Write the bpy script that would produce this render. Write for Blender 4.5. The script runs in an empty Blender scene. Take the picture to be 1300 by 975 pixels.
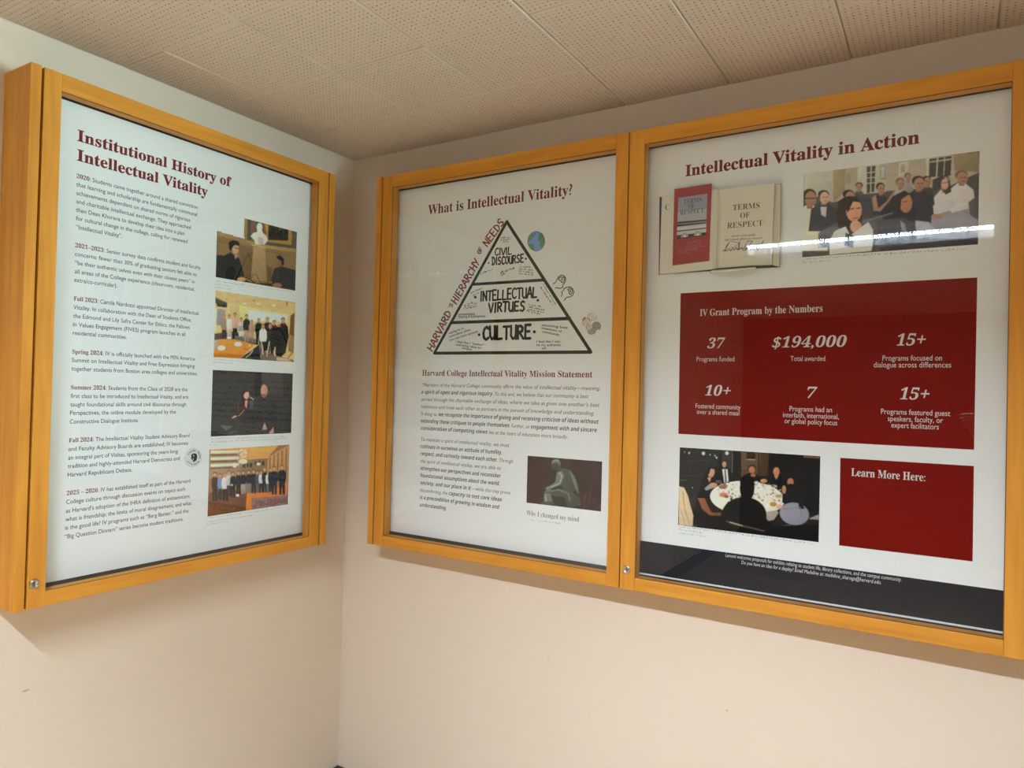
import bpy, bmesh, math, random
import numpy as np
from mathutils import Matrix, Vector, Euler
random.seed(7)
SC = bpy.context.scene
COL = SC.collection

# ------------------------------------------------------------------ measures
U = 1.265            # height of a display case in metres
Z0 = 0.981           # height of the cases' lower edge above the floor
def P(x, y, z): return Vector((x*U, y*U, z*U+Z0))

# ------------------------------------------------------------------ camera
FPX = 902.1
CAM = P(1.53232, -1.54965, 0.41985)
ROT = (Matrix.Rotation(0.553528, 3, 'Z') @ Matrix.Rotation(math.pi/2+0.012428, 3, 'X') @ Matrix.Rotation(0.02508, 3, 'Z'))
cam_data = bpy.data.cameras.new('camera')
cam_data.sensor_fit = 'HORIZONTAL'; cam_data.sensor_width = 36.0
cam_data.lens = FPX/1300*36.0
cam_data.clip_start = 0.02
cam = bpy.data.objects.new('camera', cam_data); COL.objects.link(cam)
cam.matrix_world = Matrix.Translation(CAM) @ ROT.to_4x4()
SC.camera = cam

# ------------------------------------------------------------------ view, world, light levels
SC.view_settings.view_transform = 'Standard'
SC.view_settings.look = 'None'
SC.view_settings.exposure = 0.0
SC.view_settings.gamma = 1.0
SC.view_settings.use_curve_mapping = False
SC.cycles.use_denoising = True
SC.cycles.denoising_prefilter = 'NONE'      # keeps the small print crisp
SC.cycles.max_bounces = 10
SC.cycles.transparent_max_bounces = 16
LAMP_WATTS = 162.0             # each tube of the strip lights
LAMP_COLOUR = (0.74, 0.88, 1.04)
WARM_COLOUR = (1.0, 0.80, 0.56)  # tubes at the back of the room, tinted to warm the ambient light
WARM_WATTS = 6.0
DAY_STRENGTH = 235.0           # daylight through the window, watts
DAY_COLOUR = (0.66, 0.97, 1.04)
world = bpy.data.worlds.new('world'); SC.world = world
world.use_nodes = True
wb = world.node_tree.nodes['Background']
wb.inputs[0].default_value = (0.75, 0.95, 0.9, 1); wb.inputs[1].default_value = 1.5

ROOM_X, ROOM_Y, CEIL = 5.6, -6.2, P(0, 0, 1.1025).z
day = bpy.data.lights.new('window_daylight', 'AREA')
day.shape = 'RECTANGLE'; day.size = 1.3; day.size_y = 0.70
day.energy = DAY_STRENGTH; day.color = DAY_COLOUR
day_o = bpy.data.objects.new('window_daylight', day); COL.objects.link(day_o)
day_o.location = (ROOM_X+0.15, -0.475, 1.55)
day_o.rotation_euler = (0, math.pi/2, 0)          # shines towards -x

# ------------------------------------------------------------------ materials
def lin(c):
    c = c/255.0
    return c/12.92 if c <= 0.04045 else ((c+0.055)/1.055)**2.4
def rgb(r, g, b): return (lin(r), lin(g), lin(b), 1.0)

def mat(name, col, rough=0.6, metal=0.0, spec=0.5, noise=None, bump=None):
    m = bpy.data.materials.new(name); m.use_nodes = True
    nt = m.node_tree; b = nt.nodes['Principled BSDF']
    b.inputs['Base Color'].default_value = (*col[:3], 1)
    b.inputs['Roughness'].default_value = rough
    b.inputs['Metallic'].default_value = metal
    b.inputs['Specular IOR Level'].default_value = spec
    if noise or bump:
        tc = nt.nodes.new('ShaderNodeTexCoord')
    if noise:
        sc, amt = noise
        n = nt.nodes.new('ShaderNodeTexNoise'); n.inputs['Scale'].default_value = sc; n.inputs['Detail'].default_value = 4
        nt.links.new(tc.outputs['Object'], n.inputs['Vector'])
        mx = nt.nodes.new('ShaderNodeMixRGB'); mx.blend_type = 'MULTIPLY'; mx.inputs[0].default_value = 1
        mx.inputs[1].default_value = (*col[:3], 1)
        cr = nt.nodes.new('ShaderNodeMapRange'); cr.inputs[3].default_value = 1-amt; cr.inputs[4].default_value = 1+amt
        nt.links.new(n.outputs[0], cr.inputs[0]); nt.links.new(cr.outputs[0], mx.inputs[2])
        nt.links.new(mx.outputs[0], b.inputs['Base Color'])
    if bump:
        sc, st, dist = bump
        n2 = nt.nodes.new('ShaderNodeTexNoise'); n2.inputs['Scale'].default_value = sc; n2.inputs['Detail'].default_value = 3
        nt.links.new(tc.outputs['Object'], n2.inputs['Vector'])
        bp = nt.nodes.new('ShaderNodeBump'); bp.inputs['Strength'].default_value = st; bp.inputs['Distance'].default_value = dist
        nt.links.new(n2.outputs[0], bp.inputs['Height']); nt.links.new(bp.outputs[0], b.inputs['Normal'])
    return m

def wood(name, axis, tone=1.0):
    """honey maple; the grain runs along the given axis (0 x, 1 y, 2 z)"""
    m = bpy.data.materials.new(name); m.use_nodes = True
    nt = m.node_tree; L = nt.links.new; b = nt.nodes['Principled BSDF']
    tc = nt.nodes.new('ShaderNodeTexCoord'); mp = nt.nodes.new('ShaderNodeMapping')
    s = [1.0, 1.0, 1.0]; s[axis] = 0.09
    mp.inputs['Scale'].default_value = s
    L(tc.outputs['Object'], mp.inputs[0])
    n = nt.nodes.new('ShaderNodeTexNoise'); n.inputs['Scale'].default_value = 55; n.inputs['Detail'].default_value = 5; n.inputs['Distortion'].default_value = 0.6
    L(mp.outputs[0], n.inputs['Vector'])
    n2 = nt.nodes.new('ShaderNodeTexNoise'); n2.inputs['Scale'].default_value = 14; n2.inputs['Detail'].default_value = 2; n2.inputs['Distortion'].default_value = 1.2
    L(mp.outputs[0], n2.inputs['Vector'])
    ad = nt.nodes.new('ShaderNodeMath'); ad.operation = 'ADD'
    L(n.outputs[0], ad.inputs[0]); L(n2.outputs[0], ad.inputs[1])
    mr = nt.nodes.new('ShaderNodeMapRange'); mr.inputs[1].default_value = 0.6; mr.inputs[2].default_value = 1.4
    L(ad.outputs[0], mr.inputs[0])
    cr = nt.nodes.new('ShaderNodeValToRGB')
    e = cr.color_ramp.elements
    e[0].position = 0.0; e[0].color = (0.53*tone, 0.205*tone, 0.024*tone, 1)
    e[1].position = 1.0; e[1].color = (0.74*tone, 0.325*tone, 0.046*tone, 1)
    L(mr.outputs[0], cr.inputs[0]); L(cr.outputs[0], b.inputs['Base Color'])
    b.inputs['Roughness'].default_value = 0.48
    b.inputs['Specular IOR Level'].default_value = 0.16
    return m
WOOD = [wood('maple_x', 0), wood('maple_y', 1), wood('maple_z', 2)]

def glass_mat(name):
    """clear pane: see-through, with mirror reflection growing at grazing angles"""
    m = bpy.data.materials.new(name); m.use_nodes = True
    nt = m.node_tree; L = nt.links.new
    nt.nodes.remove(nt.nodes['Principled BSDF']); out = nt.nodes['Material Output']
    g = nt.nodes.new('ShaderNodeNewGeometry')
    d = nt.nodes.new('ShaderNodeVectorMath'); d.operation = 'DOT_PRODUCT'
    L(g.outputs['Normal'], d.inputs[0]); L(g.outputs['Incoming'], d.inputs[1])
    ab = nt.nodes.new('ShaderNodeMath'); ab.operation = 'ABSOLUTE'; L(d.outputs['Value'], ab.inputs[0])
    om = nt.nodes.new('ShaderNodeMath'); om.operation = 'SUBTRACT'; om.inputs[0].default_value = 1; L(ab.outputs[0], om.inputs[1])
    pw = nt.nodes.new('ShaderNodeMath'); pw.operation = 'POWER'; pw.inputs[1].default_value = 5; L(om.outputs[0], pw.inputs[0])
    ma = nt.nodes.new('ShaderNodeMath'); ma.operation = 'MULTIPLY_ADD'; ma.inputs[1].default_value = 0.95; ma.inputs[2].default_value = 0.056
    L(pw.outputs[0], ma.inputs[0])
    t = nt.nodes.new('ShaderNodeBsdfTransparent'); t.inputs[0].default_value = (0.985, 0.995, 0.99, 1)
    gl = nt.nodes.new('ShaderNodeBsdfGlossy'); gl.inputs['Roughness'].default_value = 0.0
    mx = nt.nodes.new('ShaderNodeMixShader')
    bf = nt.nodes.new('ShaderNodeMath'); bf.operation = 'SUBTRACT'; bf.inputs[0].default_value = 1; L(g.outputs['Backfacing'], bf.inputs[1])
    fb = nt.nodes.new('ShaderNodeMath'); fb.operation = 'MULTIPLY'; L(ma.outputs[0], fb.inputs[0]); L(bf.outputs[0], fb.inputs[1])
    L(fb.outputs[0], mx.inputs[0]); L(t.outputs[0], mx.inputs[1]); L(gl.outputs[0], mx.inputs[2]); L(mx.outputs[0], out.inputs[0])
    return m
GLASS = glass_mat('clear_glass')

def emit(name, col, strength):
    m = bpy.data.materials.new(name); m.use_nodes = True
    nt = m.node_tree; b = nt.nodes['Principled BSDF']
    b.inputs['Base Color'].default_value = (0.8, 0.8, 0.8, 1)
    b.inputs['Emission Color'].default_value = (*col, 1); b.inputs['Emission Strength'].default_value = strength
    return m

def ink_mat(name, rough):
    m = bpy.data.materials.new(name); m.use_nodes = True
    nt = m.node_tree; b = nt.nodes['Principled BSDF']
    a = nt.nodes.new('ShaderNodeAttribute'); a.attribute_name = 'ink'
    nt.links.new(a.outputs['Color'], b.inputs['Base Color'])
    b.inputs['Roughness'].default_value = rough; b.inputs['Specular IOR Level'].default_value = 0.08
    return m
INK = ink_mat('printing_ink', 0.45)

WALL_COL = (0.74, 0.625, 0.50)
def wall_mat(name, marks=()):
    m = mat(name, WALL_COL, 0.75, spec=0.2, noise=(3.0, 0.02), bump=(220, 0.12, 0.0006))
    nt = m.node_tree; L = nt.links.new; b = nt.nodes['Principled BSDF']
    src = b.inputs['Base Color'].links[0].from_socket
    tc = nt.nodes.new('ShaderNodeTexCoord')
    for (p, r, s) in marks:                      # small dark scuffs in the paint
        mp = nt.nodes.new('ShaderNodeMapping'); mp.vector_type = 'POINT'
        mp.inputs['Location'].default_value = [-p[i]*s[i] for i in range(3)]
        mp.inputs['Scale'].default_value = s
        L(tc.outputs['Object'], mp.inputs[0])
        ln = nt.nodes.new('ShaderNodeVectorMath'); ln.operation = 'LENGTH'; L(mp.outputs[0], ln.inputs[0])
        mr = nt.nodes.new('ShaderNodeMapRange'); mr.inputs[1].default_value = r*0.5; mr.inputs[2].default_value = r
        mr.inputs[3].default_value = 0.45; mr.inputs[4].default_value = 0.0
        L(ln.outputs['Value'], mr.inputs[0])
        mx = nt.nodes.new('ShaderNodeMixRGB'); mx.inputs[2].default_value = (0.16, 0.12, 0.09, 1)
        L(mr.outputs[0], mx.inputs[0]); L(src, mx.inputs[1]); src = mx.outputs[0]
    L(src, b.inputs['Base Color'])
    return m

def ceiling_mat():
    """painted mineral tile with a grid of drilled holes, their shade painted as dark dots, 21 to a tile edge"""
    m = bpy.data.materials.new('perforated_tile'); m.use_nodes = True
    nt = m.node_tree; L = nt.links.new; b = nt.nodes['Principled BSDF']
    tc = nt.nodes.new('ShaderNodeTexCoord'); sp = nt.nodes.new('ShaderNodeSeparateXYZ'); L(tc.outputs['Object'], sp.inputs[0])
    def math_(op, a, c=None, d=None):
        n = nt.nodes.new('ShaderNodeMath'); n.operation = op
        for i, v in enumerate((a, c, d)):
            if v is None: continue
            if isinstance(v, (int, float)): n.inputs[i].default_value = v
            else: L(v, n.inputs[i])
        return n.outputs[0]
    N = 22.0
    def cell(sock, off):
        t = math_('DIVIDE', math_('SUBTRACT', sock, off), TILE)
        f = math_('SUBTRACT', t, math_('FLOOR', t))            # 0..1 in the tile
        g = math_('MULTIPLY', f, N+1)                           # holes sit at 1..N
        r = math_('SUBTRACT', g, math_('ROUND', g))
        ok = math_('MULTIPLY', math_('GREATER_THAN', g, 0.75), math_('LESS_THAN', g, N+0.25))
        return math_('MULTIPLY', r, TILE/(N+1)), ok, math_('ROUND', math_('MULTIPLY', t, N+1))
    dx, okx, ix = cell(sp.outputs[0], TX0); dy, oky, iy = cell(sp.outputs[1], TY0)
    cb = nt.nodes.new('ShaderNodeCombineXYZ'); L(ix, cb.inputs[0]); L(iy, cb.inputs[1])
    wn = nt.nodes.new('ShaderNodeTexWhiteNoise'); wn.noise_dimensions = '2D'; L(cb.outputs[0], wn.inputs['Vector'])
    hole_dark = math_('MULTIPLY_ADD', wn.outputs['Value'], 0.7, 0.3)
    d = math_('SQRT', math_('ADD', math_('MULTIPLY', dx, dx), math_('MULTIPLY', dy, dy)))
    mr = nt.nodes.new('ShaderNodeMapRange'); mr.inputs[1].default_value = 0.0013; mr.inputs[2].default_value = 0.0024
    mr.inputs[3].default_value = 1.0; mr.inputs[4].default_value = 0.0
    L(d, mr.inputs[0])
    hole = math_('MULTIPLY', math_('MULTIPLY', mr.outputs[0], hole_dark), math_('MULTIPLY', okx, oky))
    n = nt.nodes.new('ShaderNodeTexNoise'); n.inputs['Scale'].default_value = 60; L(tc.outputs['Object'], n.inputs['Vector'])
    cr = nt.nodes.new('ShaderNodeMapRange'); cr.inputs[3].default_value = 0.96; cr.inputs[4].default_value = 1.04; L(n.outputs[0], cr.inputs[0])
    mx0 = nt.nodes.new('ShaderNodeMixRGB'); mx0.blend_type = 'MULTIPLY'; mx0.inputs[0].default_value = 1; mx0.inputs[1].default_value = (*CEIL_COL, 1)
    L(cr.outputs[0], mx0.inputs[2])
    mx = nt.nodes.new('ShaderNodeMixRGB'); L(hole, mx.inputs[0]); L(mx0.outputs[0], mx.inputs[1]); mx.inputs[2].default_value = (0.05, 0.04, 0.033, 1)  # dark dots paint the shade inside the holes
    L(mx.outputs[0], b.inputs['Base Color'])
    bp = nt.nodes.new('ShaderNodeBump'); bp.invert = True; bp.inputs['Strength'].default_value = 0.6; bp.inputs['Distance'].default_value = 0.002
    L(hole, bp.inputs['Height']); L(bp.outputs[0], b.inputs['Normal'])
    b.inputs['Roughness'].default_value = 0.85; b.inputs['Specular IOR Level'].default_value = 0.15
    return m
TILE = 0.241*U; TX0 = 0.149*U; TY0 = -0.2175*U
CEIL_COL = (0.66, 0.56, 0.47)

METAL = mat('nickel', (0.50, 0.46, 0.40), 0.28, 1.0)
DARKMETAL = mat('hinge_bronze', (0.16, 0.11, 0.06), 0.4, 0.8)
BLACK = mat('black_gap', (0.012, 0.010, 0.009), 0.8)
BACKING = mat('case_backing', (0.07, 0.055, 0.045), 0.9)
PAPER = mat('poster_paper', (0.84, 0.84, 0.84), 0.42, spec=0.3)
FOAM = mat('foam_board', (0.75, 0.74, 0.72), 0.7)
GASKET = mat('glass_gasket', (0.06, 0.04, 0.025), 0.7)

# ------------------------------------------------------------------ helpers
def mesh_obj(name, bm, m, parent=None, smooth=False, bevel=0.0):
    me = bpy.data.meshes.new(name)
    bmesh.ops.recalc_face_normals(bm, faces=bm.faces)
    if parent is not None:
        off = root_loc(parent)
        bmesh.ops.translate(bm, verts=bm.verts, vec=-off)
    bm.to_mesh(me); bm.free()
    o = bpy.data.objects.new(name, me); COL.objects.link(o)
    for mm in (m if isinstance(m, (list, tuple)) else [m]): me.materials.append(mm)
    if parent is not None: o.parent = parent
    if smooth:
        for p in me.polygons: p.use_smooth = True
    if bevel > 0:
        b = o.modifiers.new('edge', 'BEVEL'); b.width = bevel; b.segments = 2; b.limit_method = 'ANGLE'; b.angle_limit = math.radians(40)
    return o
def root_loc(o):
    v = Vector((0, 0, 0))
    while o is not None: v += o.location; o = o.parent
    return v
def thing(name, label, cat, loc, group=None):
    o = bpy.data.objects.new(name, None); COL.objects.link(o); o.location = loc; o.empty_display_size = 0.05
    return tag(o, label, cat, group)
def tag(o, label=None, cat=None, group=None, kind=None):
    if label: o['label'] = label
    if cat: o['category'] = cat
    if group: o['group'] = group
    if kind: o['kind'] = kind
    return o
def box(bm, a, b, mi=0):
    x0, x1 = sorted((a[0], b[0])); y0, y1 = sorted((a[1], b[1])); z0, z1 = sorted((a[2], b[2]))
    v = [bm.verts.new(c) for c in ((x0,y0,z0),(x1,y0,z0),(x1,y1,z0),(x0,y1,z0),(x0,y0,z1),(x1,y0,z1),(x1,y1,z1),(x0,y1,z1))]
    for f in ((0,3,2,1),(4,5,6,7),(0,1,5,4),(1,2,6,5),(2,3,7,6),(3,0,4,7)):
        fc = bm.faces.new([v[i] for i in f]); fc.material_index = mi
    return v
def prism(bm, lo, hi):
    """closed solid between two matching rings of points"""
    a = [bm.verts.new(p) for p in lo]; b = [bm.verts.new(p) for p in hi]; n = len(a)
    bm.faces.new(a); bm.faces.new(b[::-1])
    for i in range(n): bm.faces.new((a[i], a[(i+1) % n], b[(i+1) % n], b[i]))
def lathe(bm, prof, c, e1, e2, ax, seg=28):
    """prof: (radius, height) pairs turned round the axis ax at c"""
    rings = []
    for r, h in prof:
        rings.append([bm.verts.new(c + ax*h + (e1*math.cos(2*math.pi*k/seg) + e2*math.sin(2*math.pi*k/seg))*max(r, 1e-5)) for k in range(seg)])
    for a, b in zip(rings, rings[1:]):
        for k in range(seg): bm.faces.new((a[k], a[(k+1) % seg], b[(k+1) % seg], b[k]))
    bm.faces.new(rings[0][::-1]); bm.faces.new(rings[-1])

class Wall:
    """a vertical plane: u runs to the viewer's right, v is height, w stands out of the wall"""
    def __init__(s, left): s.left = left
    def pt(s, u, v, w):
        return Vector((w, u, v)) if s.left else Vector((u, -w, v))
    def at(s, px, py, w):
        d = ROT @ Vector(((px-650)/FPX, -(py-487.5)/FPX, -1))
        t = ((w - CAM.x)/d.x) if s.left else ((-w - CAM.y)/d.y)
        q = CAM + d*t
        return ((q.y, q.z) if s.left else (q.x, q.z))
    def box(s, bm, u0, u1, v0, v1, w0, w1): box(bm, s.pt(u0, v0, w0), s.pt(u1, v1, w1))
LEFT, BACK = Wall(True), Wall(False)
PW = 0.064*U          # distance of the posters' faces from the walls

# ------------------------------------------------------------------ printing: flat shapes in ink on paper
class Print:
    def __init__(s, wall, w=PW): s.wall, s.w, s.V, s.F, s.C, s.k, s.step = wall, w, [], [], [], 1, 2.5e-5
    def layer(s): s.k += 1
    def add(s, uv, faces, col):
        b = len(s.V); ww = s.w + s.k*s.step
        s.V += [s.wall.pt(u, v, ww) for u, v in uv]
        for f in faces: s.F.append([b+i for i in f]); s.C.append(col)
    def poly_uv(s, uv, col, lay=True):
        if lay: s.layer()
        s.add(uv, [list(range(len(uv)))], col)
    def stroke_uv(s, pts, wid, col, caps=True, lay=False):
        if lay: s.layer()
        for (a, b) in zip(pts, pts[1:]):
            du, dv = b[0]-a[0], b[1]-a[1]; L = math.hypot(du, dv) or 1e-9; nx, ny = -dv/L*wid/2, du/L*wid/2
            s.add([(a[0]+nx, a[1]+ny), (a[0]-nx, a[1]-ny), (b[0]-nx, b[1]-ny), (b[0]+nx, b[1]+ny)], [[0, 1, 2, 3]], col)
        if caps:
            for p in pts:
                s.add([(p[0]+wid/2*math.cos(t*math.pi/4), p[1]+wid/2*math.sin(t*math.pi/4)) for t in range(8)], [list(range(8))], col)
    def build(s, name, parent, label=None):
        off = root_loc(parent)
        me = bpy.data.meshes.new(name)
        me.from_pydata([tuple(v-off) for v in s.V], [], s.F)
        a = me.attributes.new('ink', 'FLOAT_COLOR', 'FACE')
        flat = []
        for c in s.C: flat += list(c[:3]) + [1.0]
        a.data.foreach_set('color', flat)
        me.materials.append(INK); me.update()
        o = bpy.data.objects.new(name, me); COL.objects.link(o); o.parent = parent
        if label: o['label'] = label
        return o

class Crop:
    """draws on a Print in the coordinates of a measured detail (origin, scale), colours relative to the paper's white there"""
    def __init__(s, pr, ox, oy, sc, ref=(210, 210, 207)): s.p, s.ox, s.oy, s.sc, s.ref = pr, ox, oy, sc, ref
    def uv(s, q): return s.p.wall.at(s.ox+q[0]/s.sc, s.oy+q[1]/s.sc, s.p.w)
    def col(s, c): return tuple(min(0.85, lin(c[i])/lin(s.ref[i])*0.80) for i in range(3))
    def poly(s, pts, c, lay=True): s.p.poly_uv([s.uv(q) for q in pts], s.col(c), lay)
    def ell(s, cx, cy, rx, ry, c, rot=0, n=16):
        a = math.radians(rot)
        s.poly([(cx+rx*math.cos(t)*math.cos(a)-ry*math.sin(t)*math.sin(a), cy+rx*math.cos(t)*math.sin(a)+ry*math.sin(t)*math.cos(a)) for t in [2*math.pi*k/n for k in range(n)]], c)
    def line(s, pts, wid, c):
        s.p.layer(); k = wid/s.sc
        a, b = s.uv(pts[0]), s.uv((pts[0][0], pts[0][1]+100)); mm = abs(b[1]-a[1])/100
        s.p.stroke_uv([s.uv(q) for q in pts], wid*mm, s.col(c))
    def speck(s, n, x0, y0, x1, y1, r0, r1, cols, seed=1):
        rr = random.Random(seed); s.p.layer()
        for _ in range(n):
            x, y, r = rr.uniform(x0, x1), rr.uniform(y0, y1), rr.uniform(r0, r1); c = rr.choice(cols)
            s.poly([(x-r, y), (x, y-r*0.7), (x+r, y), (x, y+r*0.7)], c, lay=False)
    def person(s, cx, top, h, w, cloth, hair=(30, 24, 20), skin=(190, 140, 105), legs=None, face=True):
        """standing figure in a printed photograph: body, legs, head, hair"""
        hh = h*0.155
        if legs:
            s.poly([(cx-w*0.36, top+h*0.50), (cx+w*0.36, top+h*0.50), (cx+w*0.34, top+h), (cx+w*0.06, top+h), (cx, top+h*0.62), (cx-w*0.06, top+h), (cx-w*0.34, top+h)], legs)
        s.poly([(cx-hh*0.3, top+hh), (cx+hh*0.3, top+hh), (cx+w*0.45, top+hh*1.55), (cx+w*0.5, top+h*0.45), (cx+w*0.38, top+h*0.58), (cx-w*0.38, top+h*0.58), (cx-w*0.5, top+h*0.45), (cx-w*0.45, top+hh*1.55)], cloth)
        s.poly([(cx-hh*0.16, top+hh*0.8), (cx+hh*0.16, top+hh*0.8), (cx+hh*0.2, top+hh*1.2), (cx-hh*0.2, top+hh*1.2)], tuple(int(k*0.8) for k in skin))
        s.ell(cx, top+hh*0.38, hh*0.40, hh*0.40, hair, n=12)
        if face: s.ell(cx, top+hh*0.62, hh*0.34, hh*0.45, skin, n=12)

class Photo(Crop):
    """a printed photograph: shapes are laid down in order on a fine grid with soft edges, soft modelling and grain,
    and printed as one sheet of coloured cells"""
    def __init__(s, wall, ox, oy, sc, quad, ref, res=0.0048, cells=150):
        s.p = Print(wall); s.ox, s.oy, s.sc, s.ref = ox, oy, sc, ref
        q = [s.uv(c) for c in quad]
        s.u0, s.u1 = (q[0][0]+q[3][0])/2, (q[1][0]+q[2][0])/2; s.v1, s.v0 = (q[0][1]+q[1][1])/2, (q[2][1]+q[3][1])/2
        s.nx = cells; s.ny = max(20, int(cells*(s.v1-s.v0)/(s.u1-s.u0))); s.ss = 3
        s.W, s.H = s.nx*s.ss, s.ny*s.ss
        s.img = np.zeros((s.H, s.W, 3)); s.mask = np.ones((s.H, s.W), bool); s.n = 0
    def g(s, q):
        u, v = s.uv(q); return ((u-s.u0)/(s.u1-s.u0)*s.W, (s.v1-v)/(s.v1-s.v0)*s.H)
    def inside(s, pts):
        xs = [a[0] for a in pts]; ys = [a[1] for a in pts]
        x0, x1 = max(0, int(min(xs))), min(s.W, int(max(xs))+2); y0, y1 = max(0, int(min(ys))), min(s.H, int(max(ys))+2)
        if x1 <= x0 or y1 <= y0: return None
        X, Y = np.meshgrid(np.arange(x0, x1)+0.5, np.arange(y0, y1)+0.5); ins = np.zeros(X.shape, bool)
        n = len(pts)
        for i in range(n):
            (xa, ya), (xb, yb) = pts[i], pts[(i+1) % n]
            if ya == yb: continue
            ins ^= ((ya > Y) != (yb > Y)) & (X < (xb-xa)*(Y-ya)/(yb-ya)+xa)
        return x0, x1, y0, y1, X, Y, ins
    def poly(s, pts, c, lay=True, model=None):
        r = s.inside([s.g(q) for q in pts])
        if r is None: return
        x0, x1, y0, y1, X, Y, ins = r
        if not ins.any(): return
        s.n += 1
        col = np.array([lin(c[i])/lin(s.ref[i])*0.80 for i in range(3)])
        k = model if model is not None else (0.0 if s.n < 3 else 0.26)
        gx = (X-(x0+x1)/2)/max(x1-x0, 1); gy = (Y-(y0+y1)/2)/max(y1-y0, 1)
        sh = 1.04 - k*(0.75*gx+0.85*gy)
        s.img[y0:y1, x0:x1][ins] = (col[None, None, :]*sh[..., None])[ins]
    def line(s, pts, wid, c):
        for a, b in zip(pts, pts[1:]):
            L = math.hypot(b[0]-a[0], b[1]-a[1]) or 1; nx, ny = -(b[1]-a[1])/L*wid/2, (b[0]-a[0])/L*wid/2; ex, ey = (b[0]-a[0])/L*wid*.3, (b[1]-a[1])/L*wid*.3
            s.poly([(a[0]+nx-ex, a[1]+ny-ey), (b[0]+nx+ex, b[1]+ny+ey), (b[0]-nx+ex, b[1]-ny+ey), (a[0]-nx-ex, a[1]-ny-ey)], c, model=0)
    def build(s, name, parent, label=None, notch=None):
        rs = np.random.RandomState(len(label or name))
        im = s.img
        def blur(a, k):
            for ax in (0, 1):
                pad = [(0, 0)]*3; pad[ax] = (k, k); b = np.pad(a, pad, mode='edge'); n = a.shape[ax]
                a = sum(np.take(b, range(i, i+n), axis=ax) for i in range(2*k+1))/(2*k+1)
            return a
        im = blur(blur(im, 1), 1)
        im = im.reshape(s.ny, s.ss, s.nx, s.ss, 3).mean((1, 3))
        soft = blur(rs.normal(0, 1, (s.ny, s.nx, 1)), 3)*1.0
        im = np.clip(im*(1+0.20*soft+0.03*rs.normal(0, 1, (s.ny, s.nx, 1))), 0.002, 0.84)
        cut = s.inside([s.g(q) for q in notch]) if notch else None
        keep = np.ones((s.H, s.W), bool)
        if cut: keep[cut[2]:cut[3], cut[0]:cut[1]][cut[6]] = False
        keep = keep[s.ss//2::s.ss, s.ss//2::s.ss]
        p = s.p; ww = p.w+p.step*2; off = root_loc(parent); V = []; F = []; C = []
        for j in range(s.ny+1):
            for i in range(s.nx+1):
                V.append(tuple(p.wall.pt(s.u0+(s.u1-s.u0)*i/s.nx, s.v1-(s.v1-s.v0)*j/s.ny, ww)-off))
        for j in range(s.ny):
            for i in range(s.nx):
                if keep[j, i]:
                    a = j*(s.nx+1)+i; F.append((a, a+s.nx+1, a+s.nx+2, a+1)); C += [im[j, i, 0], im[j, i, 1], im[j, i, 2], 1.0]
        me = bpy.data.meshes.new(name); me.from_pydata(V, [], F)
        at = me.attributes.new('ink', 'FLOAT_COLOR', 'FACE'); at.data.foreach_set('color', np.array(C, dtype=np.float32))
        me.materials.append(INK); me.update()
        o = bpy.data.objects.new(name, me); COL.objects.link(o); o.parent = parent
        if label: o['label'] = label
        return o

# lettering: the built-in font; bold serif and bold italic letters come from its mathematical alphabets
def serif(t):
    r = ''
    for c in t:
        if 'A' <= c <= 'Z': r += chr(0x1D400+ord(c)-65)
        elif 'a' <= c <= 'z': r += chr(0x1D41A+ord(c)-97)
        elif '0' <= c <= '9': r += chr(0x1D7CE+ord(c)-48)
        else: r += c
    return r
def sansbold(t):
    r = ''
    for c in t:
        if 'A' <= c <= 'Z': r += chr(0x1D5D4+ord(c)-65)
        elif 'a' <= c <= 'z': r += chr(0x1D5EE+ord(c)-97)
        elif '0' <= c <= '9': r += chr(0x1D7EC+ord(c)-48)
        else: r += c
    return r
_tc = bpy.data.curves.new('lettering', 'FONT'); _tc.resolution_u = 3; _tc.fill_mode = 'FRONT'
_to = bpy.data.objects.new('lettering', _tc); COL.objects.link(_to)
def glyphs(segs, shear=0.0, offset=0.0):
    """segs: [(text, colour, bold offset)] -> list of (verts, faces, colour), laid out on one line, em = 1"""
    _tc.body = ''.join(s[0] for s in segs); _tc.shear = shear; _tc.offset = offset
    i = 0
    while len(_tc.materials) < 4: _tc.materials.append(INK)
    for k, s in enumerate(segs):
        for _ in s[0]:
            if i < len(_tc.body_format): _tc.body_format[i].material_index = k
            i += 1
    dg = bpy.context.evaluated_depsgraph_get(); dg.update()
    ev = _to.evaluated_get(dg); me = ev.to_mesh()
    V = [(v.co.x, v.co.y) for v in me.vertices]
    F = [(list(p.vertices), p.material_index) for p in me.polygons]
    ev.to_mesh_clear()
    return V, F
def text(pr, segs, pL, pR, em, shear=0.0, offset=0.0, level=True):
    """one line of print from pixel pL to pixel pR (baseline ends) with letters em metres tall"""
    (u0, v0), (u1, v1) = pr.wall.at(*pL, pr.w), pr.wall.at(*pR, pr.w)
    text_uv(pr, segs, u0, u1, (v0+v1)/2, (v0+v1)/2, em, shear, offset)
def text_uv(pr, segs, u0, u1, v0, v1, em, shear=0.0, offset=0.0):
    V, F = glyphs(segs, shear, offset)
    if not V: return
    x0 = min(v[0] for v in V); x1 = max(v[0] for v in V)
    L = math.hypot(u1-u0, v1-v0); k = L/(x1-x0); cu, cv = (u1-u0)/L, (v1-v0)/L
    pts = [(u0+(x-x0)*k*cu-y*em*cv, v0+(x-x0)*k*cv+y*em*cu) for x, y in V]
    b = len(pr.V); ww = pr.w + pr.k*pr.step
    pr.V += [pr.wall.pt(u, v, ww) for u, v in pts]
    for f, mi in F: pr.F.append([b+i for i in f]); pr.C.append(segs[min(mi, len(segs)-1)][1])
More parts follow.
